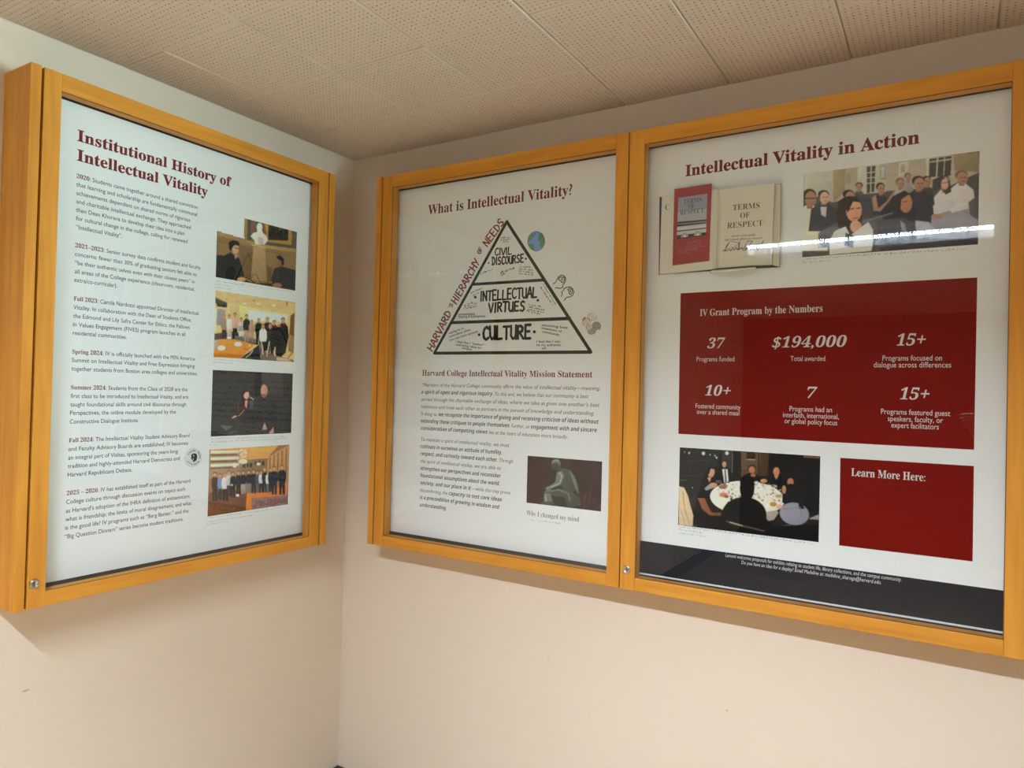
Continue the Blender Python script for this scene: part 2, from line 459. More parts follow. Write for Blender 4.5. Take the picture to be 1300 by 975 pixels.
def scribble(pr, pL, pR, h, col, seed=0, wid=None):
    """print too small to read in the photograph: letter-sized marks along a line"""
    (u0, v0), (u1, v1) = pr.wall.at(*pL, pr.w), pr.wall.at(*pR, pr.w)
    scribble_uv(pr, u0, v0, u1, v1, h, col, seed, wid)
def scribble_uv(pr, u0, v0, u1, v1, h, col, seed=0, wid=None):
    r = random.Random(seed); L = math.hypot(u1-u0, v1-v0); cu, cv = (u1-u0)/L, (v1-v0)/L
    t = 0.0; wid = wid or h*0.17
    while t < L:
        n = r.randint(2, 8)
        for _ in range(n):
            if t > L-h*0.3: break
            pts = []
            for j in range(r.randint(2, 4)):
                a, b = t+h*r.uniform(0, 0.5), h*r.uniform(0, 1.0 if r.random() < .75 else 1.5)
                pts.append((u0+a*cu-b*cv, v0+a*cv+b*cu))
            pr.stroke_uv(pts, wid, col, caps=False)
            t += h*0.62
        t += h*0.5
CRIMSON = (0.19, 0.012, 0.012); BODY = (0.045, 0.045, 0.05); RED = (0.20, 0.004, 0.001); NAVY = (0.020, 0.020, 0.026); OFFWHITE = (0.74, 0.70, 0.68)

# ================================================================== THE SETTING
bm = bmesh.new(); box(bm, (-0.12, ROOM_Y, 0), (0, 0, CEIL+0.1))
tag(mesh_obj('wall_left', bm, wall_mat('paint_left', [((0, -0.852*U, Z0-0.187*U), 0.008, (1, 0.7, 2.4))])), kind='structure')
bm = bmesh.new(); box(bm, (-0.12, 0, 0), (ROOM_X+0.12, 0.12, CEIL+0.1))
s1, s2 = BACK.at(696, 834, 0), BACK.at(923, 902, 0)
tag(mesh_obj('wall_back', bm, wall_mat('paint_back', [((s1[0], 0, s1[1]), 0.004, (1, 1, 2)), ((s2[0], 0, s2[1]), 0.005, (1, 1, 1.6))])), kind='structure')
bm = bmesh.new(); box(bm, (-0.12, ROOM_Y-0.12, 0), (ROOM_X+0.12, ROOM_Y, CEIL+0.1))
tag(mesh_obj('wall_front', bm, mat('darkened_wall', (0.055, 0.040, 0.030), 0.6)), kind='structure')  # dark colour stands in for the dim room behind the viewer
# right wall with a window opening
WY0, WY1, WZ0, WZ1 = -0.85, -0.10, 0.85, 2.2
bm = bmesh.new()
box(bm, (ROOM_X, ROOM_Y, 0), (ROOM_X+0.12, WY0, CEIL+0.1)); box(bm, (ROOM_X, WY1, 0), (ROOM_X+0.12, 0, CEIL+0.1))
box(bm, (ROOM_X, WY0, 0), (ROOM_X+0.12, WY1, WZ0)); box(bm, (ROOM_X, WY0, WZ1), (ROOM_X+0.12, WY1, CEIL+0.1))
tag(mesh_obj('wall_right', bm, wall_mat('paint_right')), kind='structure')
bm = bmesh.new(); box(bm, (3.5, -0.40, 0), (3.8, 0, CEIL))
tag(mesh_obj('shading_pier', bm, wall_mat('paint_pier')), kind='structure')  # unseen pier added to keep window light off the back wall
WHITEPAINT = mat('white_paint', (0.75, 0.74, 0.71), 0.5)
bm = bmesh.new()
for (a, b, c, d) in ((WY0, WY0+0.05, WZ0, WZ1), (WY1-0.05, WY1, WZ0, WZ1), (WY0, WY1, WZ0, WZ0+0.05), (WY0, WY1, WZ1-0.05, WZ1), ((WY0+WY1)/2-0.02, (WY0+WY1)/2+0.02, WZ0, WZ1)):
    box(bm, (ROOM_X+0.02, a, c), (ROOM_X+0.08, b, d))
win = tag(mesh_obj('window_1', bm, WHITEPAINT), kind='structure')
bm = bmesh.new(); box(bm, (ROOM_X+0.045, WY0+0.05, WZ0+0.05), (ROOM_X+0.051, WY1-0.05, WZ1-0.05))
mesh_obj('window_pane', bm, GLASS, win)
FLOORM = mat('warm_floor', (0.45, 0.32, 0.19), 0.8, spec=0.1, noise=(9, 0.15))
bm = bmesh.new(); box(bm, (-0.12, ROOM_Y-0.12, -0.1), (ROOM_X+0.12, 0.12, 0))
tag(mesh_obj('floor', bm, FLOORM), kind='structure')
BASEM = mat('dark_baseboard', (0.05, 0.04, 0.035), 0.5)
bm = bmesh.new(); box(bm, (0, ROOM_Y, 0), (0.012, -0.012, 0.1)); tag(mesh_obj('baseboard_left', bm, BASEM, bevel=0.003), kind='structure')
bm = bmesh.new(); box(bm, (0, -0.012, 0), (ROOM_X, 0, 0.1)); tag(mesh_obj('baseboard_back', bm, BASEM, bevel=0.003), kind='structure')

# ceiling: perforated tiles, each a bevelled slab of very slightly different drop
bm = bmesh.new(); rr = random.Random(3)
nx0, nx1 = -1, int((ROOM_X-TX0)/TILE)+1
ny1, ny0 = 1, int((ROOM_Y-TY0)/TILE)-1
for i in range(nx0, nx1):
    for j in range(ny0, ny1):
        x0, x1 = max(TX0+i*TILE, 0), min(TX0+(i+1)*TILE, ROOM_X)
        y0, y1 = max(TY0+j*TILE, ROOM_Y), min(TY0+(j+1)*TILE, 0)
        if x1-x0 < 0.01 or y1-y0 < 0.01: continue
        g, bv = 0.0004, 0.0034
        za, zb = CEIL+rr.uniform(0, 0.0010), 0.0030
        tx, ty = rr.uniform(-.0006, .0006), rr.uniform(-.0006, .0006)
        lo = [bm.verts.new((x, y, za+(tx if x > (x0+x1)/2 else -tx)+(ty if y > (y0+y1)/2 else -ty))) for x, y in ((x0+bv, y0+g), (x1-bv, y0+g), (x1-bv, y1-g), (x0+bv, y1-g))]
        hi = [bm.verts.new((x, y, CEIL+zb+0.001)) for x, y in ((x0+g, y0+g), (x1-g, y0+g), (x1-g, y1-g), (x0+g, y1-g))]
        tp = [bm.verts.new((v.co.x, v.co.y, CEIL+0.03)) for v in hi]
        bm.faces.new(lo[::-1]); bm.faces.new(tp)
        for a, b in ((lo, hi), (hi, tp)):
            for k in range(4): bm.faces.new((a[k], a[(k+1) % 4], b[(k+1) % 4], b[k]))
box(bm, (-0.12, ROOM_Y-0.12, CEIL+0.03), (ROOM_X+0.12, 0.12, CEIL+0.1))
tag(mesh_obj('ceiling', bm, ceiling_mat()), kind='structure')

# ================================================================== STRIP LIGHTS on the ceiling
HOUSING = mat('white_enamel', (0.80, 0.79, 0.76), 0.35)
LOUVRE = mat('grey_louvre', (0.30, 0.30, 0.30), 0.4)
def strip_light(x0, x1, y, label, watts, colour):
    zb, zt = CEIL-0.070, CEIL
    t = thing('strip_light', label, 'ceiling light', Vector(((x0+x1)/2, y, zt)), 'louvred strip lights on the ceiling')
    bm = bmesh.new()
    box(bm, (x0, y-0.055, zt-0.022), (x1, y+0.055, zt))
    for x in (x0, x1-0.008): box(bm, (x, y-0.055, zb), (x+0.008, y+0.055, zt-0.022))
    mesh_obj('housing', bm, HOUSING, t)
    n = 20
    bm = bmesh.new()
    for k in range(1, n):
        x = x0+(x1-x0)*k/n
        box(bm, (x-0.0012, y-0.055, zb), (x+0.0012, y+0.055, zb+0.044))
    box(bm, (x0+0.008, y-0.0015, zb), (x1-0.008, y+0.0015, zb+0.036))
    mesh_obj('louvre', bm, LOUVRE, t)
    glow = emit('lit_lens', colour, 26.0*watts/LAMP_WATTS); hot = emit('lit_tube', colour, 110.0*watts/LAMP_WATTS)
    if watts < LAMP_WATTS: glow.cycles.emission_sampling = hot.cycles.emission_sampling = 'NONE'
    for s in (-1, 1):                                  # lit side lenses, one pane to each louvre cell
        bm = bmesh.new()
        for k in range(n):
            xa, xb = x0+(x1-x0)*k/n+0.0030, x0+(x1-x0)*(k+1)/n-0.0030
            box(bm, (max(xa, x0+0.009), y+s*0.051, zb+0.0262), (min(xb, x1-0.009), y+s*0.054, zb+0.0385))
        mesh_obj('side_lens', bm, glow, t)
        bm = bmesh.new()
        for k in range(n):
            xa, xb = x0+(x1-x0)*k/n+0.0030, x0+(x1-x0)*(k+1)/n-0.0030
            box(bm, (max(xa, x0+0.009), y+s*0.050, zb+0.0415), (min(xb, x1-0.009), y+s*0.053, zb+0.0445))
        mesh_obj('tube_glimpse', bm, hot, t)
        d = bpy.data.lights.new('tube_light', 'AREA'); d.shape = 'RECTANGLE'; d.size = x1-x0-0.02; d.size_y = 0.030
        d.energy = watts; d.color = colour
        lo = bpy.data.objects.new('tube_light', d); COL.objects.link(lo)
        lo.location = ((x0+x1)/2, y+s*0.026, zb+0.038)
    return t
LX0, LX1, LY = 0.765*U, 1.665*U, -1.83*U
strip_light(LX0, LX1, LY, 'lit louvred strip light mirrored as a bright line in the display case glass', LAMP_WATTS, LAMP_COLOUR)
strip_light(3.2, 4.3, -4.2, 'lit louvred strip light farther back in the room behind the viewer', WARM_WATTS, WARM_COLOUR)

# unseen bookcase-shaped screen added to block daylight low on the left wall
OAK = mat('dark_oak', (0.16, 0.09, 0.045), 0.5)
BKX, BKY0, BKY1, BKH = 3.0, -2.3, -0.02, 1.42
kc = thing('daylight_screen', 'bookcase-shaped screen added out of view to block the low daylight', 'light screen', Vector((BKX, (BKY0+BKY1)/2, 0)))
def kpart(name, a, b):
    bm = bmesh.new(); box(bm, a, b); mesh_obj(name, bm, OAK, kc, bevel=0.002)
kpart('back_panel', (BKX-0.15, BKY0+0.02, 0.06), (BKX-0.138, BKY1-0.02, BKH-0.03)); kpart('top', (BKX-0.17, BKY0-0.01, BKH-0.03), (BKX+0.17, BKY1, BKH)); kpart('plinth', (BKX-0.15, BKY0+0.02, 0), (BKX+0.15, BKY1-0.02, 0.06))
for y in (BKY0, (BKY0+BKY1)/2, BKY1-0.025): kpart('upright', (BKX-0.16, y, 0.0), (BKX+0.16, y+0.025, BKH-0.03))
for z in (0.45, 0.85): kpart('shelf', (BKX-0.138, BKY0+0.025, z), (BKX+0.15, BKY1-0.025, z+0.022))

# ================================================================== DISPLAY CASES
D = 0.10166*U         # depth of the cases
TD = 0.0287*U         # thickness of the doors
ZB, ZT = Z0, Z0+U
OZB, OZT = Z0+0.0281*U, Z0+0.9668*U
def bar(name, W, u0, u1, v0, v1, w0, w1, axis_is_vertical, parent, label=None):
    bm = bmesh.new(); W.box(bm, u0, u1, v0, v1, w0, w1)
    m = WOOD[2] if axis_is_vertical else WOOD[1 if W.left else 0]
    o = mesh_obj(name, bm, m, parent, bevel=0.0012)
    if label: o['label'] = label
    return o
def door(W, case, u0, u1, ou0, ou1, lock_u, lock_v, hinge_u):
    """framed glass door of a case: stiles, rails, pane, gasket, lock and a piano hinge"""
    a, b = ZB+0.0008, ZT-0.0008
    fr = bar('door', W, u0, ou0, a, b, D-TD, D, True, case)
    bar('stile', W, ou1, u1, a, b, D-TD, D, True, fr)
    bar('rail', W, ou0, ou1, OZT, b, D-TD, D-0.0003, False, fr)
    bar('rail', W, ou0, ou1, a, OZB, D-TD, D-0.0003, False, fr)
    bm = bmesh.new(); W.box(bm, ou0-0.004, ou1+0.004, OZB-0.004, OZT+0.004, D-0.0085, D-0.0055)
    mesh_obj('glass_pane', bm, GLASS, fr)
    bm = bmesh.new(); g = 0.0012
    for (p, q, r, s) in ((ou0, ou0+g, OZB, OZT), (ou1-g, ou1, OZB, OZT), (ou0, ou1, OZB, OZB+g), (ou0, ou1, OZT-g, OZT)):
        W.box(bm, p, q, r, s, D-0.0054, D-0.0042)
    mesh_obj('gasket', bm, GASKET, fr)
    if lock_u:
        n = W.pt(0, 0, 1); e1 = W.pt(1, 0, 0); c = W.pt(lock_u, lock_v, D)
        bm = bmesh.new()
        lathe(bm, [(0.0115, -0.004), (0.0115, 0.0015), (0.0105, 0.0032), (0.0075, 0.0036), (0.0068, 0.0030), (0.0042, 0.0029), (0.0040, 0.0022)], c, e1, Vector((0, 0, 1)), n)
        lk = mesh_obj('lock', bm, METAL, fr, smooth=True); lk['label'] = 'round nickel cam lock'
        bm = bmesh.new(); W.box(bm, lock_u-0.0008, lock_u+0.0008, lock_v-0.003, lock_v+0.003, D+0.0015, D+0.0026)
        mesh_obj('keyhole', bm, BLACK, fr)
    if hinge_u:
        h0, h1 = hinge_u
        bm = bmesh.new(); rh = random.Random(5)
        W.box(bm, h0, h1, a, b, D-0.022, D-0.010)
        v = a
        n = W.pt(0, 0, 1); e1 = W.pt(1, 0, 0)
        cu = (h0+h1)/2; rad = (h1-h0)*0.42
        while v < b-0.02:                              # knuckles
            lathe(bm, [(rad, 0.0), (rad, 0.0165)], W.pt(cu, v, D-0.004), e1, n, Vector((0, 0, 1)), 8)
            v += 0.020
        mesh_obj('piano_hinge', bm, DARKMETAL, fr)['label'] = 'dark continuous piano hinge'
    return fr
def case_body(W, case, u0, s0, s1, u1):
    """u0..s0 and s1..u1 are the two side panels"""
    bar('side_panel', W, u0, s0, ZB, ZT, 0, D, True, case)
    bar('side_panel', W, s1, u1, ZB, ZT, 0, D, True, case)
    t = 0.018
    bar('top_panel', W, s0, s1, ZT-t, ZT-0.0004, 0, D-TD-0.0006, False, case)
    bar('bottom_panel', W, s0, s1, ZB+0.0004, ZB+t, 0, D-TD-0.0006, False, case)
    bm = bmesh.new(); W.box(bm, s0, s1, ZB+t, ZT-t, 0, PW-0.0085)
    mesh_obj('backing', bm, BACKING, case)

lc = thing('display_case', 'wooden display case on the left wall with the timeline poster inside', 'display case', P(0, -0.55, 0))
uL = [k*U for k in (-0.9240, -0.90547, -0.1930, -0.1725)]
case_body(LEFT, lc, *uL)
lk = LEFT.at(43.5, 741.2, D)
door(LEFT, lc, -0.9012*U, -0.1975*U, -0.8703*U, -0.2286*U, lk[0], lk[1], (-0.1975*U, -0.1930*U))

bc = thing('display_case', 'wide wooden display case with two glass doors on the back wall', 'display case', P(0.93, 0, 0))
uB = [k*U for k in (0.18666, 0.2046, 1.6497, 1.668)]
case_body(BACK, bc, *uB)
door(BACK, bc, 0.2088*U, 0.9229*U, 0.24116*U, 0.8932*U, None, None, (0.2046*U, 0.2088*U))
lk = BACK.at(795.4, 723.2, D)
door(BACK, bc, 0.9255*U, 1.6455*U, 0.95942*U, 1.61332*U, lk[0], lk[1], (1.6455*U, 1.6497*U))

# ================================================================== POSTERS
def poster(W, u0, u1, v0, v1, label):
    p = thing('poster', label, 'poster', W.pt((u0+u1)/2, v0, PW))
    bm = bmesh.new(); W.box(bm, u0, u1, v0, v1, PW-0.0085, PW-0.0004); mesh_obj('mounting_board', bm, FOAM, p)
    bm = bmesh.new(); W.box(bm, u0, u1, v0, v1, PW-0.0004, PW); mesh_obj('sheet', bm, PAPER, p)
    return p
def zz(k): return Z0+k*U
pl = poster(LEFT, -0.893*U, -0.207*U, zz(0.0335), zz(0.9655), 'white timeline poster headed Institutional History of Intellectual Vitality')
pm = poster(BACK, 0.2170*U, 0.9150*U, zz(0.0345), zz(0.9658), 'white poster with the hand-drawn pyramid, headed What is Intellectual Vitality?')
pr_ = poster(BACK, 0.9335*U, 1.6350*U, zz(0.0288), zz(0.9672), 'poster with big red panels, headed Intellectual Vitality in Action')

# ---- left poster: headline and paragraphs (pixel ends of each measured line)
def lines(pr, ox, oy, sc, rows, em, shear=0, offset=0):
    for segs, a, b in rows:
        text(pr, segs, (ox+a[0]/sc, oy+a[1]/sc), (ox+b[0]/sc, oy+b[1]/sc), em, shear, offset)
g = Print(LEFT)
capL = abs(LEFT.at(98, 165, PW)[1]-LEFT.at(98, 179.4, PW)[1])
lines(g, 80, 150, 5.417, [([(serif('Institutional History of'), CRIMSON)], (98, 160), (1157, 468)), ([(serif('Intellectual Vitality'), CRIMSON)], (95, 303), (995, 528))], capL/0.685, offset=0.014)
g.build('headline', pl)
B_ = lambda t: [(t, BODY)]
H_ = lambda h, t: [(serif(h), CRIMSON), (t, BODY)]
EML = 0.0152
PARAS = [
 (80, 215, 6.842, [(H_('2020:', ' Students came together around a shared conviction'), (118, 77), (1170, 342)), (B_('that learning and scholarship are fundamentally communal'), (115, 150), (1165, 405)),
  (B_('achievements dependent on shared norms of rigorous'), (115, 222), (1105, 455)), (B_('and charitable intellectual exchange. They approached'), (115, 295), (1110, 520)),
  (B_('then Dean Khurana to develop their idea into a plan'), (113, 368), (1055, 572)), (B_('for cultural change in the college, calling for renewed'), (112, 440), (1080, 643)), (B_('“Intellectual Vitality”.'), (112, 515), (512, 597))]),
 (80, 300, 6.842, [(H_('2021–2023:', ' Senior survey data confirms student and faculty'), (105, 95), (1195, 287)), (B_('concerns: fewer than 30% of graduating seniors felt able to'), (103, 172), (1160, 345)),
  (B_('“be their authentic selves even with their closest peers” in'), (103, 245), (1143, 410)), (B_('all areas of the College experience (classroom, residential,'), (102, 320), (1143, 475)), (B_('extra/co-curricular).'), (97, 395), (470, 445))]),
 (80, 300, 6.842, [(H_('Fall 2023:', ' Camila Nardozzi appointed Director of Intellectual'), (92, 558), (1178, 682)), (B_('Vitality. In collaboration with the Dean of Students Office,'), (90, 632), (1115, 742)),
  (B_('the Edmond and Lily Safra Center for Ethics, the Fellows'), (88, 708), (1100, 805)), (B_('in Values Engagement (FIVES) program launches in all'), (86, 782), (1062, 866)), (B_('residential communities.'), (84, 855), (553, 892))]),
 (75, 430, 6.842, [(H_('Spring 2024:', ' IV is officially launched with the PEN America'), (114, 128), (1178, 190)), (B_('Summit on Intellectual Vitality and Free Expression bringing'), (110, 203), (1177, 252)), (B_('together students from Boston area colleges and universities.'), (107, 277), (1200, 318))]),
 (75, 430, 6.842, [(H_('Summer 2024:', ' Students from the Class of 2028 are the'), (103, 438), (1115, 457)), (B_('first class to be introduced to Intellectual Vitality, and are'), (100, 513), (1122, 522)),
  (B_('taught foundational skills around civil discourse through'), (97, 587), (1103, 587)), (B_('Perspectives, the online module developed by the'), (95, 660), (1013, 652)), (B_('Constructive Dialogue Institute.'), (93, 735), (690, 727))]),
 (70, 545, 6.5, [(H_('Fall 2024:', ' The Intellectual Vitality Student Advisory Board'), (113, 105), (1108, 67)), (B_('and Faculty Advisory Boards are established; IV becomes'), (110, 175), (1097, 131)),
  (B_('an integral part of Visitas, sponsoring the years-long'), (107, 248), (1012, 198)), (B_('tradition and highly-attended Harvard Democrats and'), (103, 318), (1028, 257)), (B_('Harvard Republicans Debate.'), (103, 390), (635, 350))]),
 (70, 545, 6.5, [(H_('2025 – 2026:', ' IV has established itself as part of the Harvard'), (95, 543), (1115, 440)), (B_('College culture through discussion events on topics such'), (90, 615), (1072, 508)),
  (B_('as Harvard’s adoption of the IHRA definition of antisemitism;'), (88, 687), (1112, 568)), (B_('what is friendship; the limits of moral disagreement; and what'), (85, 758), (1125, 625)),
  (B_('is the good life? IV programs such as “Berg Banter,” and the'), (82, 828), (1100, 688)), (B_('“Big Question Dinners” series become student traditions.'), (78, 900), (1058, 757))]),
]
for ox, oy, sc, rows in PARAS:
    g = Print(LEFT); lines(g, ox, oy, sc, rows, EML, offset=0.007); g.build('paragraph', pl)

# ---- left poster: four printed photographs
REFL = (205, 212, 206)
c = Photo(LEFT, 268, 270, 9.75, ((80,-18),(1058,238),(1045,965),(58,800)), REFL)
c.poly([(80,228),(410,325),(410,68),(1058,238),(1045,965),(58,800)], (128,102,64))
c.poly([(410,68),(1058,238),(1050,450),(690,402),(410,332)], (76,76,62))
c.poly([(412,70),(450,80),(448,345),(412,332)], (148,116,52))
c.poly([(495,92),(560,108),(548,385),(490,360)], (112,84,58))
c.poly([(640,130),(705,148),(700,330),(660,320)], (118,84,48))
c.poly([(665,140),(1000,222),(996,402),(700,362)], (168,128,56))
c.poly([(708,150),(958,212),(955,347),(706,338)], (34,35,31)); c.line([(845,185),(860,215)], 8, (110,110,100))
c.poly([(450,345),(690,400),(690,412),(450,360)], (170,130,70))
c.poly([(80,228),(410,325),(520,388),(510,408),(80,282)], (150,120,74)); c.poly([(80,340),(510,470),(510,480),(80,350)], (106,84,52))
c.poly([(690,402),(1052,450),(1050,492),(690,442)], (158,128,80)); c.poly([(680,470),(1050,545),(1050,552),(680,478)], (102,80,50))
c.poly([(350,400),(520,440),(495,830),(420,830),(370,640)], (108,84,52))
c.poly([(522,420),(668,432),(695,862),(494,832)], (152,127,84)); c.poly([(500,385),(690,420),(688,445),(502,405)], (178,152,102))
c.poly([(678,640),(760,690),(740,850),(695,860)], (98,76,48))
c.ell(600,180,36,54,(212,208,194)); c.poly([(572,215),(630,215),(640,248),(684,285),(702,345),(655,402),(545,392),(540,350),(490,290),(522,252),(568,240)], (208,204,190)); c.poly([(575,300),(640,300),(650,400),(590,395)], (176,172,158))
c.poly([(70,520),(165,532),(150,810),(60,792)], (34,32,30))
c.poly([(240,488),(300,540),(348,562),(386,680),(412,792),(335,848),(60,800),(92,680),(150,540)], (29,28,28))
c.poly([(300,520),(340,520),(300,580),(290,540)], (150,140,120)); c.ell(302,448,42,66,(192,152,114)); c.poly([(222,450),(216,372),(262,340),(332,350),(356,390),(346,412),(292,402),(266,432),(246,478)], (26,23,23)); c.line([(290,430),(345,448)], 10, (25,22,20))
c.poly([(300,850),(430,800),(520,850),(560,872),(760,872),(760,915)], (58,46,33)); c.ell(375,826,52,28,(192,148,104)); c.line([(430,820),(500,858)], 8, (180,160,110))
c.line([(490,850),(520,760),(560,770),(600,860)], 9, (90,76,54)); c.line([(610,860),(650,840),(690,870)], 9, (90,76,54))
c.poly([(740,822),(782,690),(870,664),(1050,712),(1045,962),(880,930),(760,882)], (37,36,38)); c.poly([(815,720),(835,710),(830,850),(812,800)], (58,54,50))
c.ell(838,612,38,64,(138,92,60)); c.poly([(808,545),(850,525),(902,570),(902,640),(876,662),(870,602),(815,566)], (25,21,21)); c.ell(822,898,56,28,(152,104,68))
c.build('photo_print', pl, 'printed photo of two seated men beside a white bust', notch=[(20,-60),(410,-60),(410,325),(80,228),(20,215)])

c = Photo(LEFT, 264, 366, 9.75, ((95,22),(1085,180),(1062,915),(70,850)), REFL)
c.poly([(95,22),(1085,180),(1062,915),(70,850)], (214,184,122))
c.poly([(95,22),(1085,180),(1075,270),(390,210),(95,110)], (206,178,120)); c.poly([(390,210),(990,320),(985,480),(395,420)], (222,194,130))
c.poly([(92,110),(240,180),(235,240),(92,185)], (90,84,66)); c.poly([(110,185),(235,205),(235,240),(110,225)], (46,42,36))
for k in range(5): c.poly([(98+k*27,135+k*8),(114+k*27,140+k*8),(114+k*27,180+k*6),(98+k*27,175+k*6)], (60,62,50))
c.poly([(112,250),(215,265),(205,470),(100,455)], (146,140,132)); c.poly([(90,240),(112,250),(100,560),(80,560)], (222,210,176))
c.poly([(240,175),(385,210),(380,420),(235,400)], (206,180,124))
c.poly([(500,265),(985,330),(978,420),(500,400)], (206,222,212)); c.line([(480,262),(985,345)], 8, (236,214,160))
for (x,y) in ((455,188),(625,192),(815,212)): c.ell(x,y,24,9,(244,226,174))
c.ell(568,152,20,12,(170,140,90)); c.line([(975,172),(982,215)], 10, (60,50,40))
c.poly([(1020,340),(1072,300),(1062,760),(1005,600)], (112,78,44)); c.poly([(1000,560),(1065,600),(1060,800),(990,780)], (150,124,88))
c.poly([(80,560),(330,530),(600,640),(620,700),(80,680)], (74,66,60))
c.person(200,325,330,80,(150,128,104),(150,120,80),legs=(56,48,46)); c.person(265,325,300,76,(216,206,188),(60,42,30),legs=(190,176,156)); c.person(335,302,330,80,(202,160,138),(34,26,24),legs=(36,34,40))
c.person(412,360,300,86,(196,186,172),(52,38,28),legs=(206,196,180))
for k in range(4): c.line([(375,470+k*16),(440,474+k*16)], 6, (60,56,54))
c.person(478,322,340,92,(44,42,42),(36,28,24),legs=(160,142,120)); c.person(542,390,270,74,(178,140,110),(52,36,28),legs=(170,142,112))
c.poly([(335,585),(440,600),(440,660),(330,630)], (106,100,90)); c.poly([(500,610),(605,630),(600,690),(495,660)], (110,106,96))
c.person(628,370,330,96,(30,32,34),(110,90,70),legs=(30,28,30)); c.person(735,352,420,100,(44,32,38),(150,140,126),legs=(26,24,28)); c.person(822,392,370,90,(42,46,40),(28,24,22),legs=(24,24,26))
c.person(930,360,430,110,(46,28,32),(30,24,22),legs=(24,24,26)); c.person(880,450,380,100,(30,30,32),(120,80,50),legs=(22,24,24)); c.person(770,430,410,116,(44,38,42),(40,30,28),legs=(22,22,24)); c.person(682,438,380,96,(228,222,204),(92,60,40),legs=(28,26,28))
c.poly([(800,480),(990,470),(1000,600),(960,800),(870,880),(780,700)], (30,30,32))
c.poly([(72,850),(78,640),(200,628),(330,632),(580,695),(400,868)], (212,138,52)); c.poly([(78,640),(130,636),(126,720),(76,760)], (176,160,140)); c.poly([(72,790),(240,800),(440,830),(400,868),(70,850)], (190,114,38))
c.ell(168,740,48,30,(236,236,228)); c.ell(372,692,48,26,(236,236,228)); c.ell(262,614,30,12,(236,236,228)); c.ell(515,710,14,12,(240,200,130)); c.line([(440,745),(500,760)], 10, (180,90,50))
c.poly([(640,690),(655,890),(400,866),(520,780)], (40,42,46)); c.line([(470,855),(520,820),(555,765)], 12, (190,176,140))
c.poly([(655,770),(850,830),(1062,890),(1062,915),(655,890)], (112,96,78)); c.line([(730,840),(760,660)], 14, (196,184,160)); c.line([(828,840),(830,730)], 14, (196,184,160)); c.line([(680,820),(660,660)], 14, (196,184,160))
c.poly([(850,850),(985,870),(1055,915),(850,895)], (190,172,138)); c.line([(985,870),(1050,790)], 16, (150,120,80))
c.build('photo_print', pl, 'printed photo of a group standing round an orange table')

c = Photo(LEFT, 260, 460, 9.75, ((102,92),(1095,142),(1062,878),(70,915)), REFL)
c.poly([(102,92),(1095,142),(1062,878),(70,915)], (54,54,50)); c.poly([(620,118),(705,122),(700,420),(615,420)], (42,40,40)); c.poly([(705,122),(1092,142),(1085,420),(705,400)], (66,66,62))
for k in range(5): c.poly([(110,350+k*62),(470,360+k*60),(470,366+k*60),(110,356+k*62)], (47,47,44))
c.poly([(400,520),(440,470),(500,440),(560,470),(605,580),(560,640),(420,690),(340,690)], (60,44,40)); c.poly([(460,360),(500,340),(550,360),(555,520),(490,560),(455,470)], (44,34,28)); c.ell(515,405,34,50,(206,160,140)); c.poly([(478,360),(520,345),(545,360),(500,375),(480,410)], (40,30,26)); c.poly([(500,470),(530,470),(520,575),(495,540)], (196,140,110))
c.poly([(330,690),(370,660),(405,665),(350,692)], (212,170,146)); c.line([(420,665),(490,590)], 12, (150,116,100)); c.line([(410,500),(420,600)], 18, (84,68,60)); c.line([(560,430),(605,462)], 9, (200,200,190)); c.poly([(550,480),(605,470),(605,580),(555,580)], (66,80,82))
c.poly([(610,460),(690,420),(790,415),(860,440),(900,560),(880,740),(700,740),(690,620),(610,580)], (50,49,49)); c.ell(735,355,42,80,(190,142,118)); c.poly([(690,380),(770,400),(750,430),(700,420)], (140,96,78)); c.line([(700,372),(745,376)], 6, (220,190,170))
c.poly([(500,590),(690,600),(700,740),(560,760),(420,740),(430,690)], (44,43,41)); c.poly([(710,830),(740,745),(775,830),(730,836)], (190,146,122)); c.poly([(790,880),(850,800),(855,880)], (190,146,122))
c.poly([(190,780),(350,790),(262,850)], (92,94,92)); c.line([(160,870),(280,882),(400,850)], 10, (92,92,88)); c.line([(400,820),(450,740)], 14, (70,66,60))
c.poly([(960,142),(1093,144),(1062,878),(1000,880)], (50,50,47))
c.build('photo_print', pl, 'dark printed photo of two people seated on a stage')

c = Photo(LEFT, 256, 558, 8.867, ((92,112),(998,60),(958,735),(62,862)), REFL)
c.poly([(92,112),(998,60),(958,735),(62,862)], (150,112,72)); c.poly([(92,112),(860,70),(740,205),(430,225),(95,180)], (206,152,86)); c.poly([(540,90),(860,72),(745,196),(520,208)], (216,158,84))
c.poly([(92,180),(430,150),(440,400),(80,440)], (166,136,106))
for k in range(3): c.poly([(100,128+k*75),(420,122+k*72),(420,150+k*72),(100,158+k*75)], (232,212,180)); c.poly([(100,165+k*75),(400,160+k*72),(400,178+k*72),(100,185+k*75)], (110,92,74))
c.poly([(430,222),(740,205),(735,360),(430,370)], (134,112,80)); c.line([(430,222),(745,203)], 12, (222,170,100))
for (x,y,w,h) in ((478,298,32,40),(520,292,24,36),(555,290,26,52),(610,268,26,40),(650,266,22,50),(692,268,28,46)): c.poly([(x-w/2,y-h/2),(x+w/2,y-h/2-2),(x+w/2,y+h/2-2),(x-w/2,y+h/2)], (66,52,40))
c.poly([(745,200),(985,62),(965,480),(735,380)], (186,144,88))
for k in range(5): c.poly([(760+k*46,205-k*26),(778+k*46,196-k*26),(772+k*46,400+k*10),(754+k*46,398+k*10)], (138,102,58))
c.speck(60,430,100,510,205,5,10,[(240,216,170),(226,190,140),(250,236,200)],2); c.ell(466,248,50,26,(240,220,180)); c.ell(372,292,24,26,(246,232,200)); c.ell(640,276,24,16,(240,220,180))
